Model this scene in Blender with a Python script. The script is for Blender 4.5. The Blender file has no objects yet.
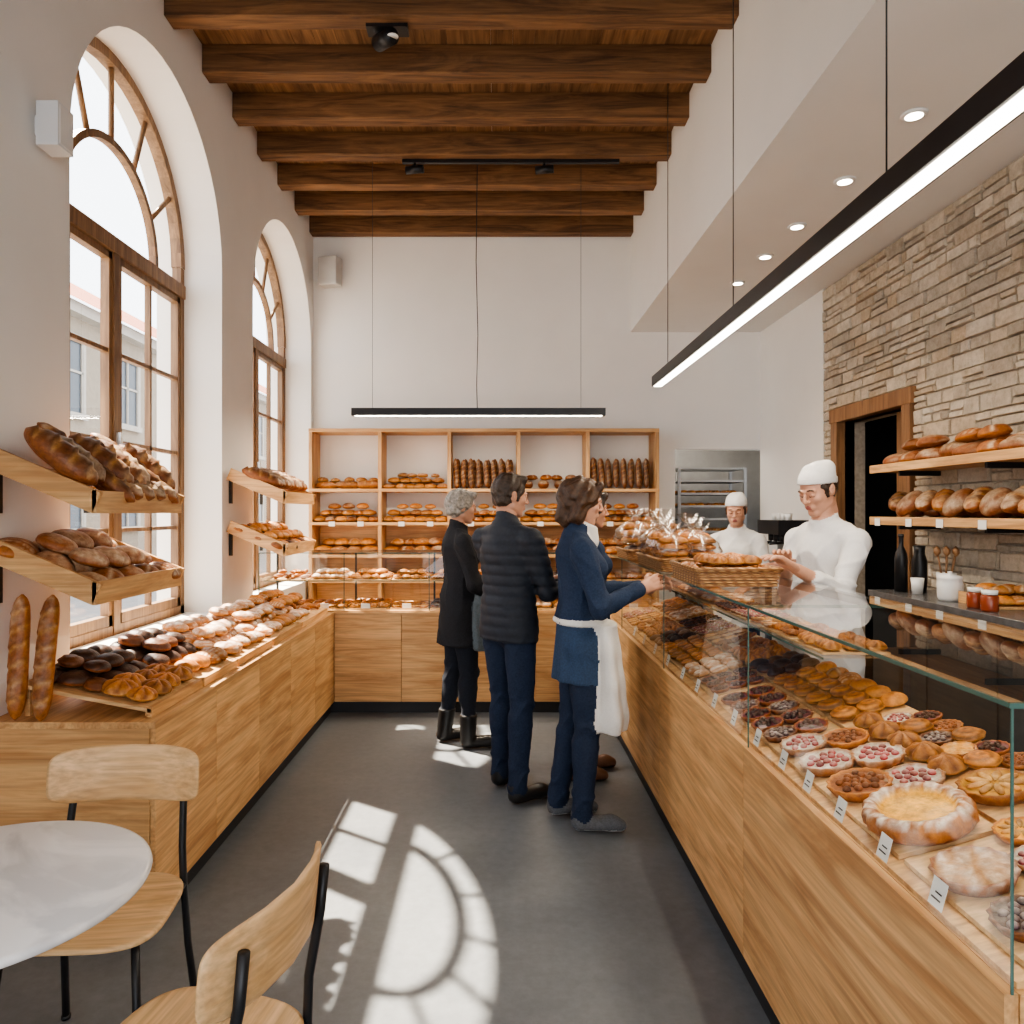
import bpy, math, random
import numpy as np
from mathutils import Vector, Matrix
random.seed(7); rng=np.random.RandomState(7)
A=lambda *v: np.array(v,dtype=np.float64)
scene=bpy.context.scene
COL=scene.collection
try:
    scene.view_settings.view_transform='AgX'; scene.view_settings.look='AgX - Medium High Contrast'
except Exception: pass

# ------------------------------------------------------------------ materials
def newmat(name):
    m=bpy.data.materials.new(name); m.use_nodes=True
    nt=m.node_tree; nt.nodes.clear()
    out=nt.nodes.new('ShaderNodeOutputMaterial')
    return m,nt,out
def node(nt,t,ins=None,**kw):
    n=nt.nodes.new(t)
    for k,v in kw.items(): setattr(n,k,v)
    if ins:
        for k,v in ins.items():
            if isinstance(v,bpy.types.NodeSocket): nt.links.new(v,n.inputs[k])
            else: n.inputs[k].default_value=v
    return n
def c4(c): return (c[0],c[1],c[2],1.0)
def ramp(nt,fac,c1,c2,p1=0.3,p2=0.7):
    r=node(nt,'ShaderNodeValToRGB',{'Fac':fac})
    r.color_ramp.elements[0].position=p1; r.color_ramp.elements[1].position=p2
    r.color_ramp.elements[0].color=c4(c1); r.color_ramp.elements[1].color=c4(c2)
    return r.outputs['Color']
def plain(name,c,rough=.5,metal=0,var=.08,scale=8,bump=.0,bscale=40,spec=.5):
    m,nt,out=newmat(name)
    tc=node(nt,'ShaderNodeTexCoord')
    nz=node(nt,'ShaderNodeTexNoise',{'Vector':tc.outputs['Object'],'Scale':scale,'Detail':5.0})
    lo=[x*(1-var) for x in c]; hi=[min(1,x*(1+var)) for x in c]
    col=ramp(nt,nz.outputs['Fac'],lo,hi)
    p=node(nt,'ShaderNodeBsdfPrincipled',{'Base Color':col,'Roughness':rough,'Metallic':metal,'Specular IOR Level':spec})
    if bump>0:
        n2=node(nt,'ShaderNodeTexNoise',{'Vector':tc.outputs['Object'],'Scale':bscale,'Detail':6.0})
        b=node(nt,'ShaderNodeBump',{'Strength':bump,'Distance':.01,'Height':n2.outputs['Fac']})
        nt.links.new(b.outputs[0],p.inputs['Normal'])
    nt.links.new(p.outputs[0],out.inputs[0]); return m
def wood(name,c1,c2,axis=1,rough=.45,scale=1.0,tone=.12,bump=.08):
    m,nt,out=newmat(name)
    tc=node(nt,'ShaderNodeTexCoord'); geo=node(nt,'ShaderNodeNewGeometry')
    off=node(nt,'ShaderNodeVectorMath',{0:tc.outputs['Object']},operation='ADD')
    cmb=node(nt,'ShaderNodeMath',{0:geo.outputs['Random Per Island'],1:13.7},operation='MULTIPLY')
    nt.links.new(cmb.outputs[0],off.inputs[1])
    s=[7.0,7.0,7.0]; s[axis]=.7
    mp=node(nt,'ShaderNodeMapping',{'Vector':off.outputs[0],'Scale':s})
    n1=node(nt,'ShaderNodeTexNoise',{'Vector':mp.outputs[0],'Scale':1.6*scale,'Detail':7.0,'Roughness':.62,'Distortion':1.5})
    s2=[60.0]*3; s2[axis]=2.0
    mp2=node(nt,'ShaderNodeMapping',{'Vector':off.outputs[0],'Scale':s2})
    n2=node(nt,'ShaderNodeTexNoise',{'Vector':mp2.outputs[0],'Scale':1.5*scale,'Detail':3.0})
    col=ramp(nt,n1.outputs['Fac'],c1,c2,.34,.62)
    f2=ramp(nt,n2.outputs['Fac'],(.76,.76,.76),(1.06,1.06,1.06),.3,.65)
    mx=node(nt,'ShaderNodeMix',{0:1.0,6:col,7:f2},data_type='RGBA',blend_type='MULTIPLY')
    mr=node(nt,'ShaderNodeMapRange',{0:geo.outputs['Random Per Island'],3:1-tone,4:1+tone})
    mx2=node(nt,'ShaderNodeVectorMath',{0:mx.outputs[2],'Scale':mr.outputs[0]},operation='SCALE')
    p=node(nt,'ShaderNodeBsdfPrincipled',{'Base Color':mx2.outputs[0],'Roughness':rough})
    b=node(nt,'ShaderNodeBump',{'Strength':bump,'Distance':.004,'Height':n2.outputs['Fac']})
    nt.links.new(b.outputs[0],p.inputs['Normal'])
    nt.links.new(p.outputs[0],out.inputs[0]); return m
def thinglass(name,tint=(1,1,1),base=.05,rough=0.0):
    m,nt,out=newmat(name)
    lw=node(nt,'ShaderNodeLayerWeight',{'Blend':.5})
    pw=node(nt,'ShaderNodeMath',{0:lw.outputs['Facing'],1:5.0},operation='POWER')
    mu=node(nt,'ShaderNodeMath',{0:pw.outputs[0],1:.85,2:base},operation='MULTIPLY_ADD')
    t=node(nt,'ShaderNodeBsdfTransparent',{'Color':c4(tint)})
    g=node(nt,'ShaderNodeBsdfGlossy',{'Color':(1,1,1,1),'Roughness':rough})
    mx=node(nt,'ShaderNodeMixShader',{0:mu.outputs[0],1:t.outputs[0],2:g.outputs[0]})
    nt.links.new(mx.outputs[0],out.inputs[0]); return m
def emis(name,c,s):
    m,nt,out=newmat(name)
    e=node(nt,'ShaderNodeEmission',{'Color':c4(c),'Strength':s}); nt.links.new(e.outputs[0],out.inputs[0]); return m
def bakemat(name='baked_crust',rough=.48):
    m,nt,out=newmat(name)
    at=node(nt,'ShaderNodeVertexColor',layer_name='Col')
    tc=node(nt,'ShaderNodeTexCoord'); geo=node(nt,'ShaderNodeNewGeometry')
    nz=node(nt,'ShaderNodeTexNoise',{'Vector':tc.outputs['Object'],'Scale':45.0,'Detail':6.0,'Roughness':.65})
    f=ramp(nt,nz.outputs['Fac'],(.56,.44,.32),(1.15,1.12,1.1),.3,.68)
    mx=node(nt,'ShaderNodeMix',{0:1.0,6:at.outputs['Color'],7:f},data_type='RGBA',blend_type='MULTIPLY')
    mr=node(nt,'ShaderNodeMapRange',{0:geo.outputs['Random Per Island'],3:.65,4:1.15})
    sc=node(nt,'ShaderNodeVectorMath',{0:mx.outputs[2],'Scale':mr.outputs[0]},operation='SCALE')
    p=node(nt,'ShaderNodeBsdfPrincipled',{'Base Color':sc.outputs[0],'Roughness':rough})
    n2=node(nt,'ShaderNodeTexNoise',{'Vector':tc.outputs['Object'],'Scale':110.0,'Detail':4.0})
    b=node(nt,'ShaderNodeBump',{'Strength':.6,'Distance':.004,'Height':n2.outputs['Fac']})
    nt.links.new(b.outputs[0],p.inputs['Normal'])
    nt.links.new(p.outputs[0],out.inputs[0]); return m
def concrete(name):
    m,nt,out=newmat(name)
    tc=node(nt,'ShaderNodeTexCoord')
    n1=node(nt,'ShaderNodeTexNoise',{'Vector':tc.outputs['Object'],'Scale':1.3,'Detail':8.0,'Roughness':.65})
    n2=node(nt,'ShaderNodeTexNoise',{'Vector':tc.outputs['Object'],'Scale':22.0,'Detail':8.0,'Roughness':.7})
    a=ramp(nt,n1.outputs['Fac'],(.115,.128,.145),(.185,.198,.214),.3,.7)
    b=ramp(nt,n2.outputs['Fac'],(.84,.84,.84),(1.08,1.08,1.08),.3,.7)
    mx=node(nt,'ShaderNodeMix',{0:1.0,6:a,7:b},data_type='RGBA',blend_type='MULTIPLY')
    rr=node(nt,'ShaderNodeMapRange',{0:n1.outputs['Fac'],3:.33,4:.48})
    p=node(nt,'ShaderNodeBsdfPrincipled',{'Base Color':mx.outputs[2],'Roughness':rr.outputs[0],'Specular IOR Level':.45})
    bp=node(nt,'ShaderNodeBump',{'Strength':.08,'Distance':.005,'Height':n2.outputs['Fac']})
    nt.links.new(bp.outputs[0],p.inputs['Normal'])
    nt.links.new(p.outputs[0],out.inputs[0]); return m
def stonemat(name):
    m,nt,out=newmat(name)
    tc=node(nt,'ShaderNodeTexCoord'); geo=node(nt,'ShaderNodeNewGeometry')
    r=node(nt,'ShaderNodeValToRGB',{'Fac':geo.outputs['Random Per Island']})
    cr=r.color_ramp
    cols=[(.50,.41,.31),(.66,.58,.47),(.43,.37,.30),(.70,.62,.51),(.55,.44,.32),(.62,.55,.46)]
    cr.elements[0].color=c4(cols[0]); cr.elements[1].color=c4(cols[-1])
    for i in range(1,5):
        e=cr.elements.new(i/5); e.color=c4(cols[i])
    n1=node(nt,'ShaderNodeTexNoise',{'Vector':tc.outputs['Object'],'Scale':16.0,'Detail':10.0,'Roughness':.75})
    f=ramp(nt,n1.outputs['Fac'],(.66,.63,.58),(1.12,1.12,1.12),.32,.66)
    mx=node(nt,'ShaderNodeMix',{0:1.0,6:r.outputs[0],7:f},data_type='RGBA',blend_type='MULTIPLY')
    p=node(nt,'ShaderNodeBsdfPrincipled',{'Base Color':mx.outputs[2],'Roughness':.9})
    bp=node(nt,'ShaderNodeBump',{'Strength':.9,'Distance':.016,'Height':n1.outputs['Fac']})
    nt.links.new(bp.outputs[0],p.inputs['Normal'])
    nt.links.new(p.outputs[0],out.inputs[0]); return m
def wicker(name):
    m,nt,out=newmat(name)
    tc=node(nt,'ShaderNodeTexCoord')
    w=node(nt,'ShaderNodeTexWave',{'Vector':tc.outputs['Object'],'Scale':28.0,'Distortion':1.0},bands_direction='Z')
    w2=node(nt,'ShaderNodeTexWave',{'Vector':tc.outputs['Object'],'Scale':14.0},bands_direction='DIAGONAL')
    m1=node(nt,'ShaderNodeMath',{0:w.outputs['Fac'],1:w2.outputs['Fac']},operation='MULTIPLY')
    c=ramp(nt,m1.outputs[0],(.24,.11,.04),(.55,.31,.13),.1,.7)
    p=node(nt,'ShaderNodeBsdfPrincipled',{'Base Color':c,'Roughness':.6})
    bp=node(nt,'ShaderNodeBump',{'Strength':.8,'Distance':.006,'Height':m1.outputs[0]})
    nt.links.new(bp.outputs[0],p.inputs['Normal'])
    nt.links.new(p.outputs[0],out.inputs[0]); return m
def marble(name):
    m,nt,out=newmat(name)
    tc=node(nt,'ShaderNodeTexCoord')
    n=node(nt,'ShaderNodeTexNoise',{'Vector':tc.outputs['Object'],'Scale':3.0,'Detail':8.0,'Distortion':1.8})
    c=ramp(nt,n.outputs['Fac'],(.60,.62,.65),(.78,.79,.81),.42,.55)
    p=node(nt,'ShaderNodeBsdfPrincipled',{'Base Color':c,'Roughness':.25})
    nt.links.new(p.outputs[0],out.inputs[0]); return m

M={}
M['plaster']=plain('white_plaster',(.83,.805,.765),.85,var=.025,scale=2,bump=.05,bscale=60)
M['ceilw']=plain('ceiling_plaster',(.80,.78,.75),.85,var=.02,scale=2)
OC1,OC2=(.47,.235,.088),(.73,.44,.20)
M['oakY']=wood('oak_y',OC1,OC2,1,.5)
M['oakX']=wood('oak_x',OC1,OC2,0,.5)
M['oakZ']=wood('oak_z',OC1,OC2,2,.5)
M['oakpale']=wood('oak_pale_x',(.56,.34,.155),(.75,.50,.265),0,.5)
M['beam']=wood('beam_wood',(.085,.038,.015),(.25,.125,.052),0,.75,1.2,.2,.35)
M['plank']=wood('plank_wood',(.12,.055,.022),(.26,.135,.058),1,.75,1,.2,.3)
M['winwood']=wood('window_wood',(.15,.078,.036),(.29,.165,.08),2,.5)
M['doorwood']=wood('door_wood',(.18,.085,.035),(.33,.17,.075),2,.5)
M['floor']=concrete('concrete_floor')
M['stone']=stonemat('limestone')
M['mortar']=plain('mortar',(.42,.36,.29),.95,var=.2,scale=30,bump=.4)
M['black']=plain('black_metal',(.018,.018,.02),.4,var=.1,metal=.3)
M['plinth']=plain('dark_plinth',(.02,.021,.024),.5)
M['white']=plain('white_plastic',(.75,.75,.74),.4,var=.02)
M['card']=plain('white_card',(.82,.82,.80),.6,var=.02)
M['steel']=plain('steel',(.45,.46,.47),.3,metal=.9,var=.05)
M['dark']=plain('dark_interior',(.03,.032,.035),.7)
M['greytile']=plain('kitchen_wall',(.34,.33,.31),.6)
M['glass']=thinglass('case_glass',(.97,.99,.98),.045)
M['wglass']=thinglass('window_glass',(.97,.98,.98),.03)
M['gedge']=plain('glass_edge',(.07,.14,.12),.15,var=.05)
M['cello']=thinglass('cellophane',(.95,.94,.92),.10,.22)
M['bake']=bakemat()
M['wicker']=wicker('wicker')
M['marble']=marble('marble_top')
M['darkstone']=plain('dark_stone_top',(.10,.10,.105),.25,var=.2,scale=20)
M['lamp']=emis('led_strip',(1.0,.90,.76),14.0)
M['down']=emis('downlight_lens',(1.0,.88,.70),25.0)
M['ext']=plain('facade_render',(.22,.18,.135),.9,var=.1)
M['extw']=plain('facade_window',(.03,.04,.05),.3)
M['exts']=plain('facade_trim',(.32,.29,.25),.8)
M['roof']=plain('roof_tiles',(.28,.075,.033),.85,var=.3,scale=6)
M['street']=plain('street_paving',(.25,.24,.23),.9)
M['paper']=plain('baking_paper',(.80,.74,.64),.7)

# ------------------------------------------------------------------ mesh builder
class MB:
    def __init__(s): s.V=[];s.F=[];s.M=[];s.S=[];s.C=[];s.n=0
    def add(s,V,F,mat=0,col=None,smooth=False):
        V=np.asarray(V,dtype=np.float64); s.V.append(V)
        n=s.n
        s.F.extend([tuple(i+n for i in f) for f in F])
        s.M.extend([mat]*len(F) if not hasattr(mat,'__len__') else list(mat))
        s.S.extend([smooth]*len(F))
        if col is None: col=np.ones((len(V),3))*.5
        elif len(np.shape(col))==1: col=np.tile(col,(len(V),1))
        s.C.append(np.asarray(col)); s.n+=len(V)
    def box(s,a,b,mat=0,col=None):
        x0,y0,z0=a;x1,y1,z1=b
        if x0>x1:x0,x1=x1,x0
        if y0>y1:y0,y1=y1,y0
        if z0>z1:z0,z1=z1,z0
        V=[(x0,y0,z0),(x1,y0,z0),(x1,y1,z0),(x0,y1,z0),(x0,y0,z1),(x1,y0,z1),(x1,y1,z1),(x0,y1,z1)]
        F=[(0,3,2,1),(4,5,6,7),(0,1,5,4),(1,2,6,5),(2,3,7,6),(3,0,4,7)]
        s.add(V,F,mat,col)
    def obox(s,O,U,W,N,mat=0,col=None):
        O,U,W,N=map(lambda q:np.array(q,float),(O,U,W,N))
        V=[O,O+U,O+U+W,O+W,O+N,O+U+N,O+U+W+N,O+W+N]
        F=[(0,3,2,1),(4,5,6,7),(0,1,5,4),(1,2,6,5),(2,3,7,6),(3,0,4,7)]
        s.add(V,F,mat,col)
    def tube(s,P,R,ns=12,mat=0,col=None,smooth=True,flat=None):
        V,F,_=tubegeo(P,R,ns); s.add(V,F,mat,col,smooth)
    def lathe(s,prof,c=(0,0,0),ns=24,mat=0,col=None,smooth=True):
        V,F=lathegeo(prof,ns); s.add(V+np.array(c),F,mat,col,smooth)
    def build(s,name,mats,parent=None,bevel=0,loc=None):
        me=bpy.data.meshes.new(name)
        V=np.concatenate(s.V)
        o=np.zeros(3)
        if loc is not None: o=np.array(loc,float)
        me.from_pydata((V-o).tolist(),[],s.F)
        me.polygons.foreach_set('material_index',np.array(s.M,dtype=np.int32))
        me.polygons.foreach_set('use_smooth',np.array(s.S,dtype=bool))
        C=np.concatenate(s.C); C=np.concatenate([C,np.ones((len(C),1))],1).astype(np.float32)
        ca=me.color_attributes.new('Col','FLOAT_COLOR','POINT'); ca.data.foreach_set('color',C.ravel())
        for m in mats: me.materials.append(m)
        me.update()
        ob=bpy.data.objects.new(name,me); COL.objects.link(ob); ob.location=o
        if parent: ob.parent=parent
        if bevel>0:
            b=ob.modifiers.new('bevel','BEVEL'); b.width=bevel; b.segments=2; b.limit_method='ANGLE'
        return ob
def tubegeo(P,R,ns=12):
    P=np.array(P,float); R=np.array(R,float)*np.ones(len(P))
    T=np.gradient(P,axis=0); T/=np.linalg.norm(T,axis=1)[:,None]+1e-12
    up=A(0,0,1) if abs(T[0][2])<.9 else A(1,0,0)
    V=[];a=np.arange(ns)/ns*2*np.pi; ang=[]
    n=np.cross(up,T[0]);n/=np.linalg.norm(n)
    for i in range(len(P)):
        n=n-T[i]*np.dot(n,T[i]); n/=np.linalg.norm(n); b=np.cross(T[i],n)
        V.append(P[i]+R[i]*(np.cos(a)[:,None]*n+np.sin(a)[:,None]*b)); ang.append(a)
    V=np.concatenate(V+[P[:1],P[-1:]])
    F=[];m=len(P)
    for i in range(m-1):
        for j in range(ns):
            k=(j+1)%ns; F.append((i*ns+j,i*ns+k,(i+1)*ns+k,(i+1)*ns+j))
    for j in range(ns):
        k=(j+1)%ns; F.append((m*ns,k,j)); F.append((m*ns+1,(m-1)*ns+j,(m-1)*ns+k))
    return V,F,None
def lathegeo(prof,ns=24,rip=None,ripn=20):
    V=[];F=[];a=np.arange(ns)/ns*2*np.pi
    for i,(r,z) in enumerate(prof):
        rr=r*np.ones(ns)
        if rip is not None: rr=rr*(1+rip[i]*np.cos(a*ripn))
        V.append(np.stack([rr*np.cos(a),rr*np.sin(a),z*np.ones(ns)],1))
    V=np.concatenate(V+[A(0,0,prof[0][1])[None],A(0,0,prof[-1][1])[None]])
    m=len(prof)
    for i in range(m-1):
        for j in range(ns):
            k=(j+1)%ns; F.append((i*ns+j,i*ns+k,(i+1)*ns+k,(i+1)*ns+j))
    for j in range(ns):
        k=(j+1)%ns; F.append((m*ns,k,j)); F.append((m*ns+1,(m-1)*ns+j,(m-1)*ns+k))
    return V,F
def empty(name,loc=(0,0,0)):
    e=bpy.data.objects.new(name,None); e.location=loc; COL.objects.link(e); e.empty_display_size=.1; return e
def boxobj(name,a,b,mat,bevel=0,parent=None):
    m=MB(); m.box(a,b); return m.build(name,[mat],parent,bevel)

# ------------------------------------------------------------------ baked goods prototypes
PALE=A(.70,.39,.125);GOLD=A(.56,.215,.036);BROWN=A(.31,.10,.020);DARK=A(.13,.045,.014);FLOUR=A(.78,.66,.49)
CHOC=A(.045,.018,.010);SUG=A(.86,.83,.78);CUST=A(.86,.46,.05);RED=A(.48,.010,.025);PLUM=A(.09,.010,.025)
def mixc(a,b,t): t=np.clip(np.asarray(t),0,1)[...,None]; return a*(1-t)+b*t
def nz3(P,f,seed=0):
    r=np.random.RandomState(seed+101); o=np.zeros(len(P))
    for i in range(5):
        k=r.normal(size=3)*f*(1+.5*i); o+=np.sin(P@k+r.rand()*6.28)/(1+.5*i)
    return o/2.5
def sphgeo(nu,nv):
    th=np.arange(1,nv)/nv*np.pi; ph=np.arange(nu)/nu*2*np.pi
    D=[[0,0,-1]]+[[math.sin(t)*math.cos(p),math.sin(t)*math.sin(p),-math.cos(t)] for t in th for p in ph]+[[0,0,1]]
    F=[]
    for j in range(nu):
        F.append((0,1+(j+1)%nu,1+j))
    for i in range(nv-2):
        for j in range(nu):
            k=(j+1)%nu;a=1+i*nu;b=a+nu; F.append((a+j,a+k,b+k,b+j))
    L=1+(nv-2)*nu;n=len(D)-1
    for j in range(nu): F.append((n,L+j,L+(j+1)%nu))
    return np.array(D),F
def p_bun(seed=0,kind='plain',c1=PALE,c2=GOLD,el=1.0,h=.62):
    hi=kind in('swirl','star','cross','slash')
    D,F=sphgeo(32,18) if hi else sphgeo(20,12); b=nz3(D,2.2,seed)
    R=1+.06*b; s=np.zeros(len(D))
    if kind=='cross': s=np.exp(-(np.minimum(abs(D[:,0]),abs(D[:,1]))/.12)**2)*(D[:,2]>.1)
    if kind=='slash': s=np.exp(-((((D[:,0]*1.6+D[:,1]*.5+2)%.55)-.27)/.08)**2)*(D[:,2]>.2)
    if kind=='swirl':
        a=np.arctan2(D[:,1],D[:,0]); r=np.hypot(D[:,0],D[:,1])*np.where(D[:,2]>0,1,1.2); s=(.5+.5*np.cos(a+r*14))**1.5*(D[:,2]>-.2)
    if kind=='star':
        a=np.arctan2(D[:,1],D[:,0]); s=(.5+.5*np.cos(a*6+1.2*np.hypot(D[:,0],D[:,1])))**2*(D[:,2]>-.1)*np.clip(np.hypot(D[:,0],D[:,1])*2,0,1); R+= -.14*s
    R=R-.08*s
    V=D*R[:,None]*A(el,1,1)
    V[:,2]=np.where(V[:,2]<0,V[:,2]*.35,V[:,2]*h)
    V[:,2]-=V[:,2].min()
    t=D[:,2]*.7+.45+.3*b
    C=mixc(c1,c2,t)
    if kind in('cross','slash'): C=mixc(C,FLOUR,s*.75)
    if kind=='flour': C=mixc(C,FLOUR,np.clip(D[:,2]*.5+.6*nz3(D,4,seed+3),0,.75))
    if kind=='sugar': C=mixc(C,SUG,np.clip(-.05+D[:,2]*.7+.8*nz3(D,6,seed+3),0,.95))
    if kind=='swirl': C=mixc(C,DARK,s*.8)
    if kind=='star': C=mixc(C,BROWN*.8,s*.85)
    if kind=='choc': C=mixc(C,CHOC,np.clip(D[:,2]*3+.3+nz3(D,5,seed),0,1))
    return V,F,C
def p_loaf(seed=0,L=4.0,c1=GOLD,c2=BROWN,flour=.3,ns=14,n=26,taper=4,slash=5):
    t=np.linspace(-1,1,n); P=np.stack([t*L,.12*L*0.3*np.sin(t*1.4+seed),0*t],1)
    R=np.clip(1-abs(t)**taper,0.02,1)**.6
    V,F,_=tubegeo(P,R,ns)
    top=np.clip(V[:,2],0,1)
    ph=(V[:,0]/L*slash*.5+V[:,1]*.28+5)%1.0
    s=np.exp(-((ph-.5)/.13)**2)*(V[:,2]>.2)*(abs(V[:,0])<L*.85)
    rim=np.exp(-((ph-.72)/.07)**2)*(V[:,2]>.2)*(abs(V[:,0])<L*.85)
    V[:,2]*=.82; V[:,2]+= -.12*s+.14*rim+.03*nz3(V,1.5,seed)
    V[:,2]-=V[:,2].min()
    C=mixc(c1,c2,top+.3*nz3(V,1.0,seed)); C=mixc(C,PALE,s*.65); C=mixc(C,c2*.6,rim*.7)
    if flour>0: C=mixc(C,FLOUR,np.clip(flour-.15+.5*nz3(V,2.4,seed+4),0,.7)*(top>.05))
    return V,F,C
def p_croissant(seed=0,c1=GOLD,c2=BROWN):
    n=34; t=np.linspace(-1,1,n); a=t*1.25
    P=np.stack([np.sin(a),-.75*np.cos(a)+.35,0*t],1)
    R=.42*(1-abs(t)**1.6*.8)*(.86+.2*abs(np.sin(t*np.pi*3.5)))
    V,F,_=tubegeo(P,R,12)
    V[:,2]*=.95; rd=np.abs(np.sin(np.arctan2(V[:,0],-(V[:,1]-.35)/.75)/1.25*np.pi*3.5))
    C=mixc(c2,c1,rd*.8+.3*nz3(V,3,seed)); V[:,2]-=V[:,2].min(); return V,F,C
def cat(*ps):
    V=[];F=[];C=[];n=0
    for v,f,c in ps:
        V.append(v);C.append(c);F+= [tuple(i+n for i in q) for q in f]; n+=len(v)
    return np.concatenate(V),F,np.concatenate(C)
def p_tart(seed=0,fill=CUST,top=None,h=.32,crust=GOLD,nberry=0,bcol=RED,dust=0,br=.16,slices=0):
    prof=[(.86,0),(1.0,h),(.97,h*1.08),(.90,h*1.06),(.86,h*.85),(.6,h*.92),(.3,h*.95),(.05,h*.97)]
    rip=[.0,.04,.04,.02,0,0,0,0]
    V,F=lathegeo(prof,30,rip,15)
    k=np.repeat(np.arange(8),30); k=np.concatenate([k,[0,7]])
    C=np.where((k<4)[:,None],crust,fill); C=mixc(C,BROWN,np.clip(.35*nz3(V,4,seed),0,.5))
    if dust: C=mixc(C,SUG,np.clip(dust+.5*nz3(V,7,seed+1),0,1)*(V[:,2]>h*.8))
    V[k>4,2]+=.03*nz3(V[k>4],5,seed)
    out=[(V,F,C)]
    r=np.random.RandomState(seed)
    D,G=sphgeo(8,5)
    for i in range(slices):
        a=i/slices*6.283; ca,sa=math.cos(a),math.sin(a)
        W=D*A(.36,.13,.09); W=np.stack([W[:,0]*ca-W[:,1]*sa+.47*ca,W[:,0]*sa+W[:,1]*ca+.47*sa,W[:,2]+h*1.0],1)
        out.append((W,G,mixc(np.tile(PALE*A(1.05,1.15,1.3),(len(D),1)),GOLD,np.clip(D[:,0]*.6+.2,0,1))))
    for i in range(nberry):
        rr=.68*math.sqrt((i+.5)/nberry); a=i*2.4
        pos=A(rr*math.cos(a),rr*math.sin(a),h*.98)
        cc=np.tile(bcol*(.7+.6*r.rand()),(len(D),1))
        if dust: cc=mixc(cc,SUG,np.clip(D[:,2]*.8-.1,0,.35))
        out.append((D*br*A(1,1,.8)+pos,G,cc))
    return cat(*out)
def p_ring(seed=0):
    prof=[(.3,0),(.9,0),(1.0,.12),(1.0,.28),(.94,.40),(.84,.44),(.74,.41),(.66,.30),(.62,.26),(.3,.27),(.04,.28)]
    V,F=lathegeo(prof,64,[0,0,.03,.035,.035,.02,.02,0,0,0,0],18)
    k=np.repeat(np.arange(11),64); k=np.concatenate([k,[0,10]])
    C=mixc(GOLD,BROWN,.6+.5*nz3(V,4,seed)); C=mixc(C,SUG,np.clip(.35+1.1*nz3(V,16,seed),0,.95)*((k>=4)&(k<=6)))
    C[k>6]=A(.90,.50,.06)
    return V,F,C
def p_danish(seed=0,fill=CUST,c=GOLD):
    b=p_bun(seed,'swirl',PALE,c,1,.42)
    D,G=sphgeo(12,7); f=(D*A(.42,.42,.16)+A(0,0,.42),G,mixc(fill,SUG,np.clip(.3*nz3(D,5,seed),0,.4)))
    return cat(b,f)
PR={
 'boule':[p_bun(i,'cross',GOLD,BROWN) for i in range(3)]+[p_bun(9,'flour',GOLD,BROWN)],
 'flour':[p_bun(i,'flour',BROWN,BROWN,1.15) for i in range(3)]+[p_bun(6,'slash',GOLD,BROWN,1.3)],
 'gold':[p_bun(i,'plain',PALE,GOLD,1.1) for i in range(3)]+[p_bun(5,'slash',GOLD,GOLD*.8,1.3),p_bun(6,'cross',PALE,GOLD*.8,1.0)],
 'swirl':[p_bun(i,'swirl',PALE,GOLD,1,.5) for i in range(3)],
 'sugar':[p_bun(i,'sugar',PALE,GOLD,1.1,.55) for i in range(4)],
 'star':[p_bun(i,'star',PALE,GOLD,1,.6) for i in range(3)],
 'choc':[p_bun(i,'choc',BROWN,DARK,1.1,.6) for i in range(3)]+[p_bun(7,'swirl',BROWN,DARK,1.1,.6)],
 'bag':[p_loaf(i,6.5,GOLD,BROWN,.1,12,34,6,7) for i in range(3)],
 'bagd':[p_loaf(i,5.5,BROWN,DARK,.12,12,28,5,6) for i in range(3)],
 'bat':[p_loaf(i,2.6,GOLD,BROWN,.2,14,24,3,4) for i in range(3)],
 'batd':[p_loaf(i,2.4,BROWN,DARK,.2,14,24,3,4) for i in range(3)],
 'batf':[p_loaf(i,2.2,BROWN,DARK,.55,14,24,3,3) for i in range(3)],
 'cro':[p_croissant(i) for i in range(3)],
 'dan':[p_danish(0),p_danish(1,RED*.8),p_danish(2,CUST),p_danish(3,PLUM)],
 'tcust':[p_tart(i,CUST*A(1,.9,.8),dust=.05) for i in range(3)],
 'tpear':[p_tart(i,CUST*A(.95,.95,1.2),slices=9) for i in range(3)],
 'tplum':[p_tart(i,PLUM*1.5,nberry=9,bcol=CHOC*1.8,br=.2,crust=BROWN) for i in range(3)],
 'trasp':[p_tart(i,SUG,nberry=13,bcol=RED,dust=.3,br=.15) for i in range(3)],
 'tdust':[p_tart(i,A(.50,.26,.09),dust=.2,crust=BROWN) for i in range(3)],
 'tdark':[p_tart(i,DARK,nberry=14,bcol=PLUM*.8,br=.17,crust=BROWN,dust=.05) for i in range(3)],
 'pecan':[p_tart(i,BROWN,nberry=18,bcol=BROWN*.9,br=.14,crust=GOLD) for i in range(3)],
 'ring':[p_ring(0)],
}
def place(mb,proto,p,e1,n,sc,rot=0.0,mat=0,stretch=1.0):
    V,F,C=proto
    e1=np.array(e1,float); n=np.array(n,float); n/=np.linalg.norm(n); e1=e1-n*np.dot(e1,n); e1/=np.linalg.norm(e1)
    e2=np.cross(n,e1); c,s=math.cos(rot),math.sin(rot)
    a=c*e1+s*e2; b=-s*e1+c*e2
    W=np.array(p)+sc*(V[:,:1]*a*stretch+V[:,1:2]*b+V[:,2:3]*n)
    mb.add(W,F,mat,C,True)
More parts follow.
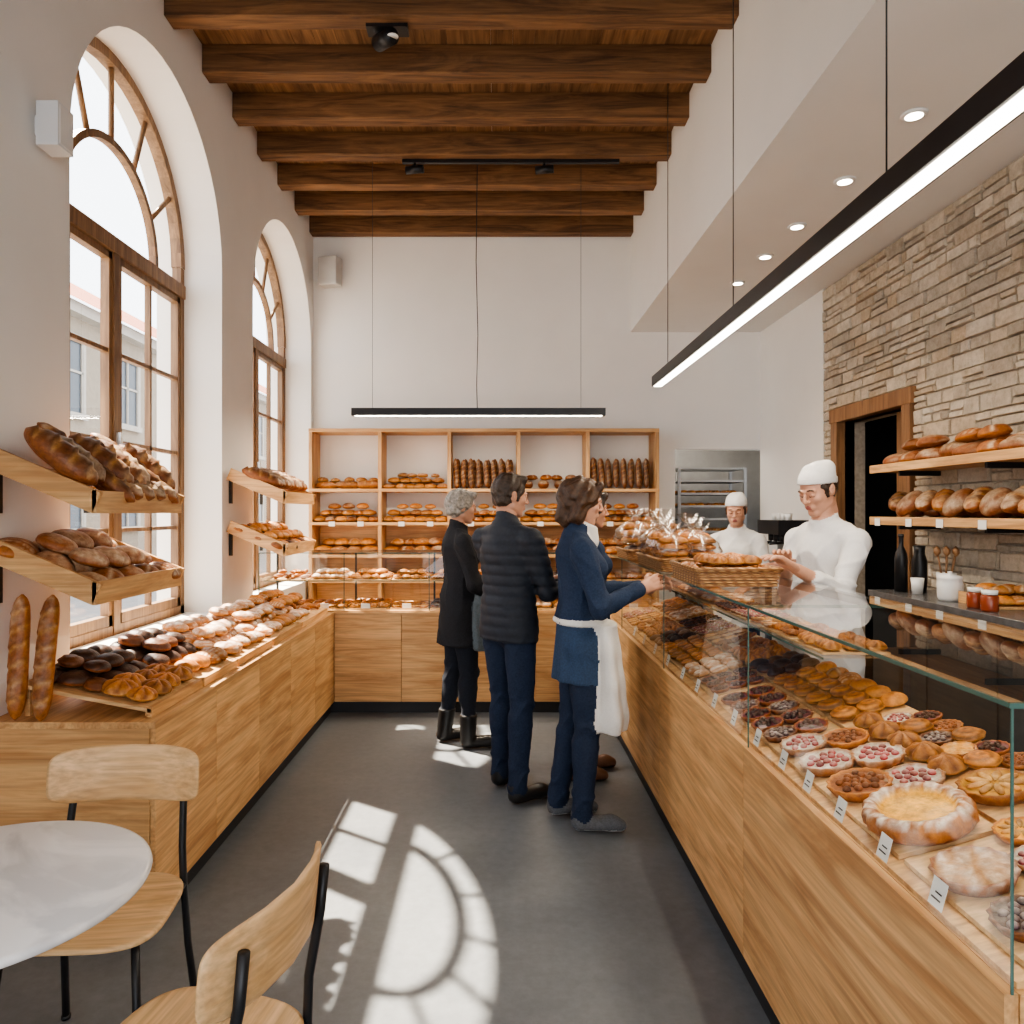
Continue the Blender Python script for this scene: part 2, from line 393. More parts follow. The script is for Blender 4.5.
def fill(mb,kinds,O,U,W,nu,nv,sc,jit=.15,rot=None,rj=3.14,mat=0,lift=0.0,skip=0.0):
    O,U,W=[np.array(q,float) for q in(O,U,W)]
    n=np.cross(U,W); n/=np.linalg.norm(n)
    if n[2]<0:n=-n
    if isinstance(kinds,str): kinds=[kinds]
    for i in range(nu):
        for j in range(nv):
            if random.random()<skip: continue
            k=kinds[(i if len(kinds)>1 else 0)%len(kinds)] if len(kinds)>1 else kinds[0]
            p=O+U*((i+.5+random.uniform(-jit,jit))/nu)+W*((j+.5+random.uniform(-jit,jit))/nv)+n*lift
            r=(0 if rot is None else rot)+random.uniform(-rj,rj)
            place(mb,random.choice(PR[k]),p,U,n,sc*random.uniform(.9,1.1),r,mat)

# ------------------------------------------------------------------ room shell
XL=-1.90;XR=2.72;YB=7.65;YF=-2.6;ZC=4.58;ZB=4.40;XS=1.38;ZS=3.43
boxobj('floor',(XL-.45,YF-.2,-.1),(XR+1.4,YB+1.5,0),M['floor'])
def arch_wall(name,wins):
    m=MB(); x0,x1=XL-.45,XL
    y=YF-.2
    zs=3.24;zb=.86
    for (a,b) in wins:
        m.box((x0,y,0),(x1,a,ZC)); m.box((x0,a,0),(x1,b,zb))
        c=(a+b)/2;R=(b-a)/2;n=28
        for i in range(n):
            t0=math.pi*(1-i/n);t1=math.pi*(1-(i+1)/n)
            ya,za=c+R*math.cos(t0),zs+R*math.sin(t0); yb,zb2=c+R*math.cos(t1),zs+R*math.sin(t1)
            V=[(x0,ya,za),(x1,ya,za),(x1,yb,zb2),(x0,yb,zb2),(x0,ya,ZC),(x1,ya,ZC),(x1,yb,ZC),(x0,yb,ZC)]
            m.add(V,[(0,1,2,3)],0,None,True)
            m.add([V[1],V[2],V[6],V[5]],[(0,1,2,3)]); m.add([V[0],V[3],V[7],V[4]],[(3,2,1,0)])
        y=b
    m.box((x0,y,0),(x1,YB+.2,ZC))
    return m.build(name,[M['plaster']])
WINS=[(-1.1,.72),(3.29,5.11),(5.76,7.55)]  # first opening is unseen, added beside the camera for extra sky fill
arch_wall('wall_left',WINS)
def window(name,a,b):
    m=MB(); X=XL-.29; w=.055;d=.06; c=(a+b)/2;R=(b-a)/2; zs=3.24;zb=.86;zt=3.08
    def bar(y0,y1,z0,z1,dd=d): m.box((X-dd/2,y0,z0),(X+dd/2,y1,z1))
    bar(a,a+w,zb,zs);bar(b-w,b,zb,zs);bar(a,b,zb,zb+.07)
    bar(a,b,zt-.045,zt+.045,.08); bar(c-.035,c+.035,zb,zt,.07)
    for s,e in((a+w,c-.035),(c+.035,b-w)):
        bar(s,s+.035,zb+.07,zt-.05,.05);bar(e-.035,e,zb+.07,zt-.05,.05);bar(s,e,zb+.07,zb+.13,.05);bar(s,e,zt-.09,zt-.05,.05)
        mid=(s+e)/2; bar(mid-.012,mid+.012,zb+.1,zt-.06,.035)
        for k in(1,2,3): 
            z=zb+.1+(zt-zb-.2)*k/4; bar(s,e,z-.012,z+.012,.035)
    def arc(r0,r1,dd,cz=zs,n=28):
        for i in range(n):
            t0=math.pi*i/n;t1=math.pi*(i+1)/n
            q=[(c+r*math.cos(t),cz+r*math.sin(t)) for r,t in((r0,t0),(r1,t0),(r1,t1),(r0,t1))]
            V=[(X-dd/2,)+p for p in q]+[(X+dd/2,)+p for p in q]
            m.add(V,[(3,2,1,0),(4,5,6,7),(1,2,6,5),(3,0,4,7)])
    arc(R-.06,R,.07); arc(.50,.54,.045,zs-.1)
    for t in(30,62,90,118,150):
        t=math.radians(t); p0=A(X,c+.53*math.cos(t),zs-.1+.53*math.sin(t));p1=A(X,c+(R-.03)*math.cos(t),zs+(R-.03)*math.sin(t))
        m.tube([p0,p1],.016,6)
    g=[(X,a,zb),(X,b,zb)]+[(X,c+R*math.cos(math.pi*i/24),zs+R*math.sin(math.pi*i/24)) for i in range(25)]
    m.add(g,[tuple(range(len(g)))],1)
    m.box((XL-.24,a-.0,zb),(XL+.0,b+.0,zb+.02),2)
    m.box((X+.03,c-.012,1.9),(X+.06,c+.012,2.02),3)
    m.build(name,[M['winwood'],M['wglass'],M['plaster'],M['steel']])
for i,(a,b) in enumerate(WINS): window('window_%d'%(i+1),a,b)
m=MB(); m.box((XL-.1,YB,0),(1.84,YB+.15,ZC)); m.box((1.84,YB,2.22),(XR+.1,YB+.15,ZC)); m.build('wall_back',[M['plaster']])
m=MB(); m.box((1.5,YB+1.3,0),(3.3,YB+1.4,2.6)); m.box((1.5,YB+.15,0),(1.6,YB+1.3,2.6)); m.box((3.2,YB+.15,0),(3.3,YB+1.3,2.6)); m.box((1.5,YB+.15,2.5),(3.3,YB+1.4,2.6))
m.build('wall_kitchen',[M['greytile']])
D0,D1,DZ=4.93,5.87,2.28
m=MB(); m.box((XR+.04,YF-.2,0),(XR+.2,D0,ZS+.1)); m.box((XR+.04,D0,DZ),(XR+.2,D1,ZS+.1)); m.box((XR+.04,D1,0),(XR+.2,6.17,ZS+.1),0)
m.box((XR,6.17,0),(XR+.2,YB,ZS+.1),1)
m.build('wall_right',[M['mortar'],M['plaster']])
m=MB(); z=0.0
while z<ZS-.02:
    h=min(random.uniform(.055,.105),ZS-z)
    y=.6-random.random()*.2
    while y<6.17:
        w=random.uniform(.07,.30); y1=min(y+w,6.17)
        if y1-y>.04:
            segs=[(y,y1)]
            if z<DZ+.02 and not(y1<D0-.1 or y>D1+.1):
                segs=[]
                if y<D0-.11: segs.append((y,D0-.1))
                if y1>D1+.11: segs.append((D1+.1,y1))
            for (ya,yb) in segs:
                if yb-ya<.03: continue
                parts=[(z,z+h)]
                if h>.08 and random.random()<.35: zz=z+h*random.uniform(.4,.6); parts=[(z,zz),(zz,z+h)]
                for (za,zb_) in parts:
                    d=random.uniform(.0,.018); g=.002;j=lambda:random.uniform(0,.006)
                    a0,b0,c0,d0=ya+g,yb-g,za+g,zb_-g; q=.005
                    V=[(XR+.05,a0,c0),(XR+.05,b0,c0),(XR+.05,b0,d0),(XR+.05,a0,d0)]
                    Vm=[(XR+.016-d,a0+j(),c0+j()),(XR+.016-d,b0-j(),c0+j()),(XR+.016-d,b0-j(),d0-j()),(XR+.016-d,a0+j(),d0-j())]
                    Vf=[(XR+.008-d-j(),a0+q+j(),c0+q+j()),(XR+.008-d-j(),b0-q-j(),c0+q),(XR+.008-d-j(),b0-q,d0-q-j()),(XR+.008-d-j(),a0+q+j(),d0-q)]
                    F=[(8,11,10,9)]
                    for b_ in(0,4):
                        for k in range(4):
                            k2=(k+1)%4; F.append((b_+k,b_+4+k,b_+4+k2,b_+k2))
                    m.add(V+Vm+Vf,F)
        y=y1
    z+=h
m.box((XR+.020,.4,0),(XR+.0395,D0-.1,ZS),1); m.box((XR+.020,D0-.1,DZ+.1),(XR+.0395,D1+.1,ZS),1); m.box((XR+.020,D1+.1,0),(XR+.0395,6.17,ZS),1)
m.build('wall_stone_cladding',[M['stone'],M['mortar']])
m=MB(); m.box((XR-.03,D0-.1,0),(XR+.12,D0,DZ+.1)); m.box((XR-.03,D1,0),(XR+.12,D1+.1,DZ+.1)); m.box((XR-.035,D0-.12,DZ),(XR+.12,D1+.12,DZ+.11))
m.box((XR+.13,D0+.0,0),(XR+.17,D0+.35,DZ),0)
m.build('door_1',[M['doorwood']],bevel=.004)
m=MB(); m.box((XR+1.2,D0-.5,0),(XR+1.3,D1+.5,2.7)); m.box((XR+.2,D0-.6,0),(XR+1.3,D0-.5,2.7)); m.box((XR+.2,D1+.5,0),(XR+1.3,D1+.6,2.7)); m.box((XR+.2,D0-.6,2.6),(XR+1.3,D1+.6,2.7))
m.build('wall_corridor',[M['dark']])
m=MB(); m.box((XL-.45,YF-.2,0),(-1.5,YF,ZC)); m.box((2.3,YF-.2,0),(XR+.2,YF,ZC)); m.box((-1.5,YF-.2,3.4),(2.3,YF,ZC)); m.box((-1.5,YF-.2,0),(2.3,YF,.25))  # large opening added behind the camera to let in sky fill
m.build('wall_front',[M['plaster']])
m=MB()
for x in(-1.5,-.25,1.0,2.24): m.box((x,YF-.14,.25),(x+.06,YF-.06,3.4))
m.box((-1.5,YF-.14,.25),(2.3,YF-.06,.31)); m.box((-1.5,YF-.14,3.34),(2.3,YF-.06,3.4)); m.box((-1.5,YF-.14,2.5),(2.3,YF-.06,2.56))
m.build('window_4',[M['winwood']])  # frame of the added, unseen shopfront opening that brings in fill light
m=MB()
x=XL-.1
while x<XS:
    m.box((x,YF-.2,ZC),(min(x+.138,XS),YB+.1,ZC+.05)); x+=.14
m.build('ceiling',[M['plank']])
boxobj('ceiling_slab',(XL-.45,YF-.2,ZC+.055),(XR+.2,YB+.2,ZC+.15),M['ceilw'])
boxobj('ceiling_soffit',(XS,YF,ZS),(XR+.2,YB,ZC+.05),M['ceilw'])
m=MB(); yb=7.615
while yb>YF:
    m.box((XL,yb-.13,ZB),(XS,yb,ZC)); yb-=.545
m.build('ceiling_beams',[M['beam']],bevel=.006)

# exterior
boxobj('street_ground',(-40,-20,-.3),(XL-.45,60,-.12),M['street'])
m=MB(); X=-9.5
m.box((X-6,7,-.3),(X,40,6.2))
for j in range(12):
    for k in range(2):
        y0=8+j*2.6; z0=1.2+k*2.6
        m.box((X-.02,y0,z0),(X+.015,y0+1.1,z0+1.6),1); m.box((X,y0-.12,z0-.14),(X+.10,y0+1.22,z0),4)
        m.box((X,y0-.12,z0),(X+.05,y0,z0+1.6),4);m.box((X,y0+1.1,z0),(X+.05,y0+1.22,z0+1.6),4);m.box((X,y0-.16,z0+1.6),(X+.08,y0+1.26,z0+1.76),4)
        for s in(0,.53,1.06): m.box((X+.01,y0+s,z0),(X+.05,y0+s+.05,z0+1.6),2)
        m.box((X+.01,y0,z0+.9),(X+.05,y0+1.1,z0+.95),2)
m.box((X,7,5.95),(X+.3,40,6.2),4)
m.add([(X+.5,6.8,6.15),(X+.5,40.2,6.15),(X-3,40.2,8.3),(X-3,6.8,8.3)],[(0,1,2,3)],3)
m.build('neighbour_building',[M['ext'],M['extw'],M['exts'],M['roof'],M['exts']])

# ------------------------------------------------------------------ counters
def panels_Y(m,x0,x1,ya,yb,z0,z1,n,mat=0):
    L=(yb-ya)/n
    for i in range(n): m.box((x0,ya+i*L+.0015,z0),(x1,ya+(i+1)*L-.0015,z1),mat)
def panels_X(m,y0,y1,xa,xb,z0,z1,n,mat=0):
    L=(xb-xa)/n
    for i in range(n): m.box((xa+i*L+.0015,y0,z0),(xa+(i+1)*L-.0015,y1,z1),mat)
m=MB()
m.box((XL,2.77,.09),(-1.29,6.3,.765),2)
panels_Y(m,-1.29,-1.27,2.75,5.77,.09,.775,5,0)
m.box((XL,2.75,.09),(-1.292,2.77,.765),1)
m.box((XL,2.745,.765),(-1.265,6.3,.79),0)
m.box((XL,2.79,0),(-1.30,6.3,.09),3)
m.box((-1.29,5.79,.09),(.82,6.3,.765),2)
panels_X(m,5.77,5.79,-1.268,.82,.09,.775,4,1)
m.box((-1.265,5.765,.765),(.815,6.3,.79),1)
m.box((-1.30,5.80,0),(.84,6.25,.09),3)
m.build('display_counter',[M['oakY'],M['oakX'],M['oakY'],M['plinth']],bevel=.0015)
m=MB(); y0,y1=1.195,6.3
m.box((.845,1.215,.09),(1.36,y1,.76),0)
panels_Y(m,.82,.843,y0,y0+1.24*4.1,.09,.79,4,0)
m.box((.845,y0,.09),(1.36,1.213,.79),1)
m.box((.845,y0+.02,.76),(1.36,5.4,.79),0)
m.box((.84,1.22,0),(1.34,y1,.09),2)
m.box((1.345,1.2,.79),(1.375,5.4,.83),3); m.box((1.34,1.195,1.225),(1.375,5.4,1.255),3)
for y in(1.2,2.45,3.69,4.93,5.37): m.box((1.345,y,.83),(1.37,y+.025,1.225),3)
m.add([(.85,1.21,.80),(1.34,1.21,.93),(1.34,5.39,.93),(.85,5.39,.80),(.85,1.21,.79),(1.34,1.21,.79),(1.34,5.39,.79),(.85,5.39,.79)],[(3,2,1,0),(0,1,5,4),(1,2,6,5),(2,3,7,6),(3,0,4,7)],1)
m.build('service_counter',[M['oakY'],M['oakX'],M['plinth'],M['black']])
m=MB()
def pane(V,e=.004,mat=0): m.add(V,[(0,1,2,3)],mat)
ys=[1.195,2.45,3.69,4.93,5.4]
for a,b in zip(ys[:-1],ys[1:]):
    pane([(.832,a+.003,.79),(.832,b-.003,.79),(.832,b-.003,1.255),(.832,a+.003,1.255)])
    m.box((.830,a,1.252),(1.375,a+.003,1.262),1)
    m.box((.830,a-.001,.79),(.834,a+.002,1.255),1)
pane([(.825,1.19,1.262),(1.38,1.19,1.262),(1.38,5.4,1.262),(.825,5.4,1.262)])
m.box((.823,1.19,1.255),(.828,5.4,1.263),1); m.box((.822,1.187,1.255),(1.38,1.192,1.263),1)
pane([(.832,1.2,.79),(1.36,1.2,.79),(1.36,1.2,1.255),(.832,1.2,1.255)])
pane([(1.08,2.45,1.085),(1.34,2.45,1.085),(1.34,5.36,1.085),(1.08,5.36,1.085)])
m.box((1.077,2.45,1.081),(1.081,5.36,1.088),1)
m.build('glass_display_case',[M['glass'],M['gedge']])
m=MB(); xa,xb,ya,yb=-1.86,.80,5.78,6.28
m.box((xa,ya,.79),(xb,yb,.80),2)
for zz in(1.25,1.02):
    m.add([(xa,ya+(0 if zz>1.2 else .12),zz),(xb,ya+(0 if zz>1.2 else .12),zz),(xb,yb,zz),(xa,yb,zz)],[(0,1,2,3)],0)
    m.box((xa,ya-.002+(0 if zz>1.2 else .12),zz-.003),(xb,ya+.002+(0 if zz>1.2 else .12),zz+.003),1)
xs=np.linspace(xa,xb,5)
for a,b in zip(xs[:-1],xs[1:]):
    m.add([(a+.003,ya,.8),(b-.003,ya,.8),(b-.003,ya,1.25),(a+.003,ya,1.25)],[(0,1,2,3)],0)
for x in xs: m.box((x-.003,ya-.002,.8),(x+.003,ya+.004,1.25),1); m.box((x-.008,yb-.015,.8),(x+.008,yb,1.25),3)
m.add([(xa,ya,.8),(xa,yb,.8),(xa,yb,1.25),(xa,ya,1.25)],[(0,1,2,3)],0)
m.box((xa,yb-.012,1.235),(xb,yb,1.25),3)
m.build('glass_display_case',[M['glass'],M['gedge'],M['oakX'],M['black']])

def baked(name,fn,mats=None):
    b=MB(); fn(b); return b.build(name,mats or [M['bake'],M['oakpale'],M['paper'],M['card'],M['wicker'],M['black'],M['oakY']])
def f(b):
    ks=['cro','sugar','gold','swirl','dan','star','tcust','choc']
    for i in range(8):
        x0=-1.82+i*.325
        b.box((x0,5.93,1.022),(x0+.3,6.22,1.03),1)
        fill(b,ks[i],(x0,5.93,1.03),(.3,0,0),(0,.29,0),4,3,.042,.08)
        fill(b,ks[i],(x0+.04,5.98,1.065),(.22,0,0),(0,.2,0),3,2,.042,.08)
        b.box((x0,5.84,.802),(x0+.3,6.22,.812),1)
        fill(b,ks[(i+3)%8],(x0,5.84,.812),(.3,0,0),(0,.38,0),4,4,.042,.08)
        b.box((x0+.1,5.82,.812),(x0+.17,5.823,.85),3)
baked('pastry_assortment',f)
def deckz(x): return .80+(x-.85)*(.13/.49)
def f(b):
    n=np.cross(A(0,1,0),A(-.49,0,-.13)); n/=np.linalg.norm(n)
    if n[2]<0:n=-n
    def put(k,x,y,r,i=0,lift=0): place(b,PR[k][i%len(PR[k])],(x,y,deckz(x)+.012+lift),(0,1,0),n,r,random.random()*6)
    def board(x0,x1,y0,y1):
        b.obox((x0,y0,deckz(x0)+.001),(0,y1-y0,0),(x1-x0,0,(x1-x0)*.13/.49),(0,0,.010),1)
    for (y0,y1) in((1.22,1.6),(1.62,2.1),(2.12,2.5),(2.52,3.0),(3.02,3.5),(3.52,4.0),(4.02,4.6),(4.62,5.35)):
        board(.88,1.10,y0,y1); board(1.115,1.335,y0,y1)
    put('tdark',.945,1.31,.062); put('tdust',.955,1.475,.078); put('ring',.985,1.72,.118); put('tdark',1.06,1.33,.05,1)
    put('trasp',1.075,1.46,.052,1); put('pecan',.955,1.94,.08); put('tpear',1.115,1.57,.052,2)
    put('trasp',1.075,1.90,.072,1); put('trasp',.95,2.12,.076,2); put('trasp',1.075,2.08,.072,0); put('trasp',.95,2.285,.07,1); put('pecan',1.065,2.25,.065,0)
    for i in range(5):
        for j,x in enumerate((.93,1.03)): put('tplum' if (i+j)%3 else 'tdark',x,2.42+i*.115,.054,i)
    put('tpear',1.20,1.36,.08,1);put('tcust',1.22,1.55,.085,0);put('tpear',1.295,1.70,.055);put('tpear',1.19,1.76,.08,2)
    put('trasp',1.29,1.36,.05,0);put('tdark',1.30,1.45,.045,2)
    for i in range(5):
        put('star',1.17,1.92+i*.1,.047,i); put(['dan','tcust','tdark','dan','trasp'][i],1.25,1.90+i*.1,.045,i); put(['pecan','tplum','dan'][i%3],1.315,1.86+i*.1,.043,i)
    for i in range(6): put('dan',1.15,2.44+i*.1,.046,i); put('swirl',1.235,2.44+i*.1,.044,i); put('gold',1.31,2.44+i*.1,.042,i)
    ks=['tplum','sugar','dan','swirl','choc','star','cro','tcust','trasp']
    for q in range(9):
        y0=3.02+q*.26
        fill(b,ks[q%9],(.89,y0,deckz(.89)+.012),(0,.24,0),(.21,0,.21*.265),3,3,.038,.1)
        fill(b,ks[(q+4)%9],(1.12,y0,deckz(1.12)+.012),(0,.24,0),(.2,0,.2*.265),3,3,.038,.1)
    for q in range(11):
        y0=2.5+q*.26
        b.box((1.10,y0,1.088),(1.33,y0+.24,1.096),1)
        fill(b,ks[(q+5)%9],(1.10,y0,1.096),(0,.24,0),(.23,0,0),4,3,.036,.1)
    for y in(1.42,1.62,1.83,2.02,2.2,2.42,2.66,2.9,3.15,3.4,3.7,4.0,4.3,4.6):
        b.obox((.852,y,.80),(0.0,.045,0),(.014,0,.052),(.001,0,-.0005),3)
        b.obox((.8545,y+.008,.815),(0,.028,0),(.0008,0,.003),(-.0008,0,.0002),5)
        b.obox((.8577,y+.008,.827),(0,.020,0),(.0008,0,.003),(-.0008,0,.0002),5)
baked('pastry_assortment',f)
def f(b):
    t=.16/.5
    for (y0,y1) in((2.80,3.28),(3.30,3.72),(3.74,4.3),(4.32,4.95),(4.97,5.7)):
        b.obox((-1.31,y0,.81),(0,y1-y0,0),(-.5,0,.5*t*.6),(0,0,.014),1)
        b.box((-1.325,y0,.792),(-1.305,y1,.83),6)
        b.box((-1.80,y0+.02,.792),(-1.78,y0+.06,.81+.5*t*.58),6);b.box((-1.80,y1-.06,.792),(-1.78,y1-.02,.81+.5*t*.58),6)
        b.box((-1.34,y0+.02,.792),(-1.32,y0+.06,.812),6)
    def row(ks,y0,y1,n,nv,sc,x0=-1.34,x1=-1.78,lift=0):
        sl=t*.6
        fill(b,ks,(x0,y0,.826+(-1.31-x0)*sl),(0,y1-y0,0),(x1-x0,0,(x0-x1)*sl),n,nv,sc,.1,lift=lift)
    row('star',2.82,3.26,4,2,.062,-1.34,-1.52); row('choc',2.84,3.26,4,3,.056,-1.52,-1.80); row('choc',2.9,3.22,3,2,.052,-1.56,-1.76,.05)
    row('choc',3.32,3.7,4,3,.055,-1.5,-1.80); row('gold',3.32,3.72,4,1,.058,-1.34,-1.48);row('choc',3.36,3.7,3,2,.055,-1.54,-1.76,.05)
    row('sugar',3.76,4.28,5,4,.058); row('sugar',3.8,4.2,4,2,.055,-1.45,-1.75,.05)
    row('sugar',4.34,4.62,3,4,.055); row('gold',4.64,4.93,3,4,.055); row('sugar',4.4,4.9,5,2,.055,-1.45,-1.75,.05)
    row('sugar',4.99,5.3,3,4,.055); row('cro',5.32,5.68,3,4,.055); row('gold',5.0,5.6,6,2,.05,-1.45,-1.75,.05)
baked('pastry_tray',f)
def f(b):
    for (x,y,h,i,tx) in((-1.81,2.83,.036,0,.02),(-1.69,2.81,.036,1,.05),(-1.75,2.91,.035,2,.0)):
        n=A(0,-1,.12); 
        place(b,PR['bag'][i],(x,y,.79+6.4*h),A(tx,.12,1),n,h,0)
baked('standing_baguettes',f)

def slanted(name,y0,y1,zf,content):
    b=MB(); xf=-1.50; dx=XL-xf; rise=.17; L=y1-y0
    U=A(0,L,0);W=A(dx,0,rise)
    N=A(rise,0,-dx);N=N/np.linalg.norm(N)
    O=A(xf,y0,zf+.012)
    Oi=O+A(0,.019,0);Ui=U-A(0,.038,0)
    for i in range(8):
        b.obox(Oi+W*(i/8.+.01),Ui,W*.085,N*.012,0)
    b.obox(O+A(.0,0,-.012),U,A(.016,0,0),A(0,0,.085),0)
    b.obox(O+A(0,0,-.012),A(0,.018,0),W,N*.085,1)
    b.obox(O+A(0,L-.018,-.012),A(0,.018,0),W,N*.085,1)
    for yy in(y0+.05,y1-.08):
        b.obox((XL,yy,zf-.0),(0,.025,0),(.02,0,0),(0,0,rise),2)
    content(b,O+N*.014,U,W,N)
    b.build(name,[M['oakY'],M['oakX'],M['black'],M['bake'],M['card']])
def c1(b,O,U,W,N):
    for i in range(8):
        k=['batd','batf','bagd','batd'][i%4]; s={'bagd':.044,'batf':.06,'batd':.066}[k]
        p=O+U*((i+.5)/8)+W*.5+N*(.02+.05)+A(0,random.uniform(-.02,.02),.0)
        e=W/np.linalg.norm(W)*1.0+A(0,-.12,.42+.2*(i%2))
        place(b,PR[k][i%3],p,e,N+A(.4,0,0),s,0,3)
    for i in range(4):
        place(b,PR['batf'][i%3],O+U*((i+2.8)/7)+W*.22+N*.01,W+A(0,-.1,.1),N,.05,0,3)
def c2(b,O,U,W,N):
    fill(b,['flour','boule'],O,U,W,5,3,.072,.12,mat=3); fill(b,'flour',O+N*.06+W*.15+U*.1,U*.6,W*.7,3,2,.07,.1,mat=3)
def c3(b,O,U,W,N):
    for i in range(7):
        place(b,PR[['batd','batf'][i%2]][i%3],O+U*((i+.5)/7)+W*.5+N*.03,W+A(0,-.1,.1),N,.062,0,3)
def c4_(b,O,U,W,N):
    fill(b,['flour','gold','choc'],O,U,W,7,3,.055,.12,mat=3); fill(b,'gold',O+N*.045+W*.2,U,W*.6,6,2,.05,.1,mat=3)
slanted('slanted_bread_shelf',2.74,3.48,1.565,c1)
slanted('slanted_bread_shelf',2.74,3.48,1.225,c2)
slanted('slanted_bread_shelf',5.19,6.0,1.63,c3)
slanted('slanted_bread_shelf',5.19,6.0,1.26,c4_)

m=MB(); ya,yb=7.30,7.64; x0,x1=-1.86,1.60; n=5; wdt=.035
zl=[.9,1.15,1.47,1.80]
xs=np.linspace(x0,x1-wdt,n+1)
for x in xs: m.box((x,ya,0.0),(x+wdt,yb,2.36),0)
m.box((x0,ya-.005,2.36),(x1,yb,2.395),1)
for z in zl: m.box((x0,ya-.01,z-.03),(x1,yb,z),1)
m.box((x0,ya+.2,0),(x1,ya+.22,.87),1)
m.box((x0,yb-.012,.9),(x1,yb,1.47),1)
m.build('bread_shelving_unit',[M['oakZ'],M['oakX']],bevel=.002)
def f(b):
    bw=(x1-wdt-x0)/n
    def bay(i): return x0+i*bw+wdt+.01, bw-wdt-.02
    z=1.80
    X,w=bay(0); fill(b,'bat',(X,7.36,z),(w,0,0),(0,.22,0),3,2,.05,.05,rj=.3); fill(b,'gold',(X,7.36,z+.07),(w,0,0),(0,.2,0),5,1,.05)
    X,w=bay(1); fill(b,'gold',(X,7.33,z),(w,0,0),(0,.28,0),6,3,.055); fill(b,'gold',(X+.05,7.4,z+.06),(w-.1,0,0),(0,.2,0),5,2,.055); fill(b,'sugar',(X+.12,7.45,z+.12),(w-.2,0,0),(0,.1,0),4,1,.05)
    for q,hh in((2,.028),(4,.029)):
        X,w=bay(q)
        for i in range(8):
            for j in range(2):
                place(b,random.choice(PR['bagd']),(X+w*(i+.5+.3*j)/8.4,7.40+j*.09,z+5.4*hh),A(random.uniform(-.05,.05),.08,1),A(0,-1,.1),hh*random.uniform(.88,1.02),0)
    X,w=bay(3); fill(b,'batf',(X,7.36,z),(w,0,0),(0,.22,0),4,1,.055,.05,rot=1.5,rj=.2); fill(b,'boule',(X+.05,7.42,z+.09),(w-.1,0,0),(0,.15,0),4,1,.06)
    for i in range(5):
        X,w=bay(i); k=[['gold','boule'],['gold'],['boule','gold'],['gold'],['boule','gold']][i]
        fill(b,k,(X,7.32,1.47),(w,0,0),(0,.28,0),6,2,.062,.08); fill(b,k,(X+.05,7.38,1.535),(w-.1,0,0),(0,.2,0),5,2,.06,.08)
        fill(b,k,(X+.12,7.42,1.60),(w-.24,0,0),(0,.12,0),3,1,.058,.08)
        for q in(.25,.7): b.box((X+w*q,7.282,1.43),(X+w*q+.06,7.286,1.475),3)
        k=[['gold'],['gold','boule'],['gold'],['boule'],['gold']][i]
        fill(b,k,(X,7.32,1.15),(w,0,0),(0,.28,0),4,2,.085,.06); fill(b,k,(X+.06,7.4,1.23),(w-.12,0,0),(0,.18,0),4,1,.08,.06)
        fill(b,['flour','gold'],(X,7.32,.9),(w,0,0),(0,.28,0),5,2,.07,.06)
baked('bread_loaves',f)

m=MB()
for z in(1.85,1.525):
    m.box((2.40,2.6,z-.03),(XR-.03,4.74,z),0); m.box((2.385,2.6,z-.035),(2.40,4.74,z+.015),0)
    for y in(2.9,3.7,4.5): m.box((2.45,y,z-.06),(XR-.02,y+.02,z-.03),1)
m.build('wall_bread_shelf',[M['oakY'],M['black']],bevel=.002)
def f(b):
    z=1.85
    for i in range(11):
        k=['flour','boule','flour','batf'][i%4]; y=4.60-i*.18
        if k=='batf': place(b,PR[k][i%3],(2.51,y,z),(.3,1,0),(0,0,1),.062,.0)
        else: place(b,PR[k][(i*2)%4],(2.50,y,z),(0,1,0),(0,0,1),.088,i*1.7)
        place(b,PR[['flour','boule','flour'][i%3]][(i+1)%4],(2.61,y-.06,z+.04),(0,1,0),(-.3,0,1),.085,i*2.1)
        if i%3!=2: place(b,PR[['boule','flour'][i%2]][i%4],(2.56,y-.08,z+.10),(0,1,0),(-.1,.1,1),.075,i)
    z=1.525
    for i in range(13):
        k=['batd','boule','batf','bat','boule'][i%5]
        if k=='boule': place(b,PR['flour'][i%4],(2.52,4.62-i*.155,z+.075),(0,1,0),(-.8,0,.6),.085,i)
        else: place(b,PR[k][i%3],(2.53,4.62-i*.155,z+.07),(.6,.35,.45+.25*(i%2)),(-.5,0,1),.056,random.uniform(-.4,.4))
        place(b,PR['batf'][i%3],(2.62,4.58-i*.155,z+.02),(0,1,.1),(-.3,0,1),.05,random.uniform(-.6,.6))
    for y in(4.6,4.25,3.95,3.6): b.box((2.378,y,1.485),(2.381,y+.06,1.53),3)
baked('bread_loaves',f)

m=MB(); m.box((2.27,2.2,.0),(XR-.03,4.47,1.06),0); m.box((2.25,2.2,1.06),(XR-.02,4.49,1.10),1)
for y in(2.8,3.35,3.9): m.box((2.262,y,.1),(2.27,y+.005,1.04),2)
m.build('back_worktop',[M['dark'],M['darkstone'],M['black']],bevel=.003)
m=MB(); m.box((2.3,6.1,0),(XR-.01,6.75,1.06),0); m.box((2.28,6.08,1.06),(XR-.01,6.77,1.1),1); m.build('side_cabinet',[M['greytile'],M['darkstone']])
m=MB(); m.box((2.33,6.15,1.12),(2.68,6.6,1.2),0); m.box((2.5,6.15,1.2),(2.68,6.6,1.45),0); m.box((2.33,6.13,1.38),(2.68,6.62,1.5),1)
for y in(6.25,6.4,6.52): m.lathe([(.03,1.32),(.03,1.38)],(2.42,y,0),12,1); m.tube([(2.42,y,1.31),(2.30,y,1.30)],.01,8,1)
for y in(6.18,6.57): m.lathe([(.015,1.1),(.015,1.12)],(2.36,y,0),8,1); m.lathe([(.015,1.1),(.015,1.12)],(2.65,y,0),8,1)
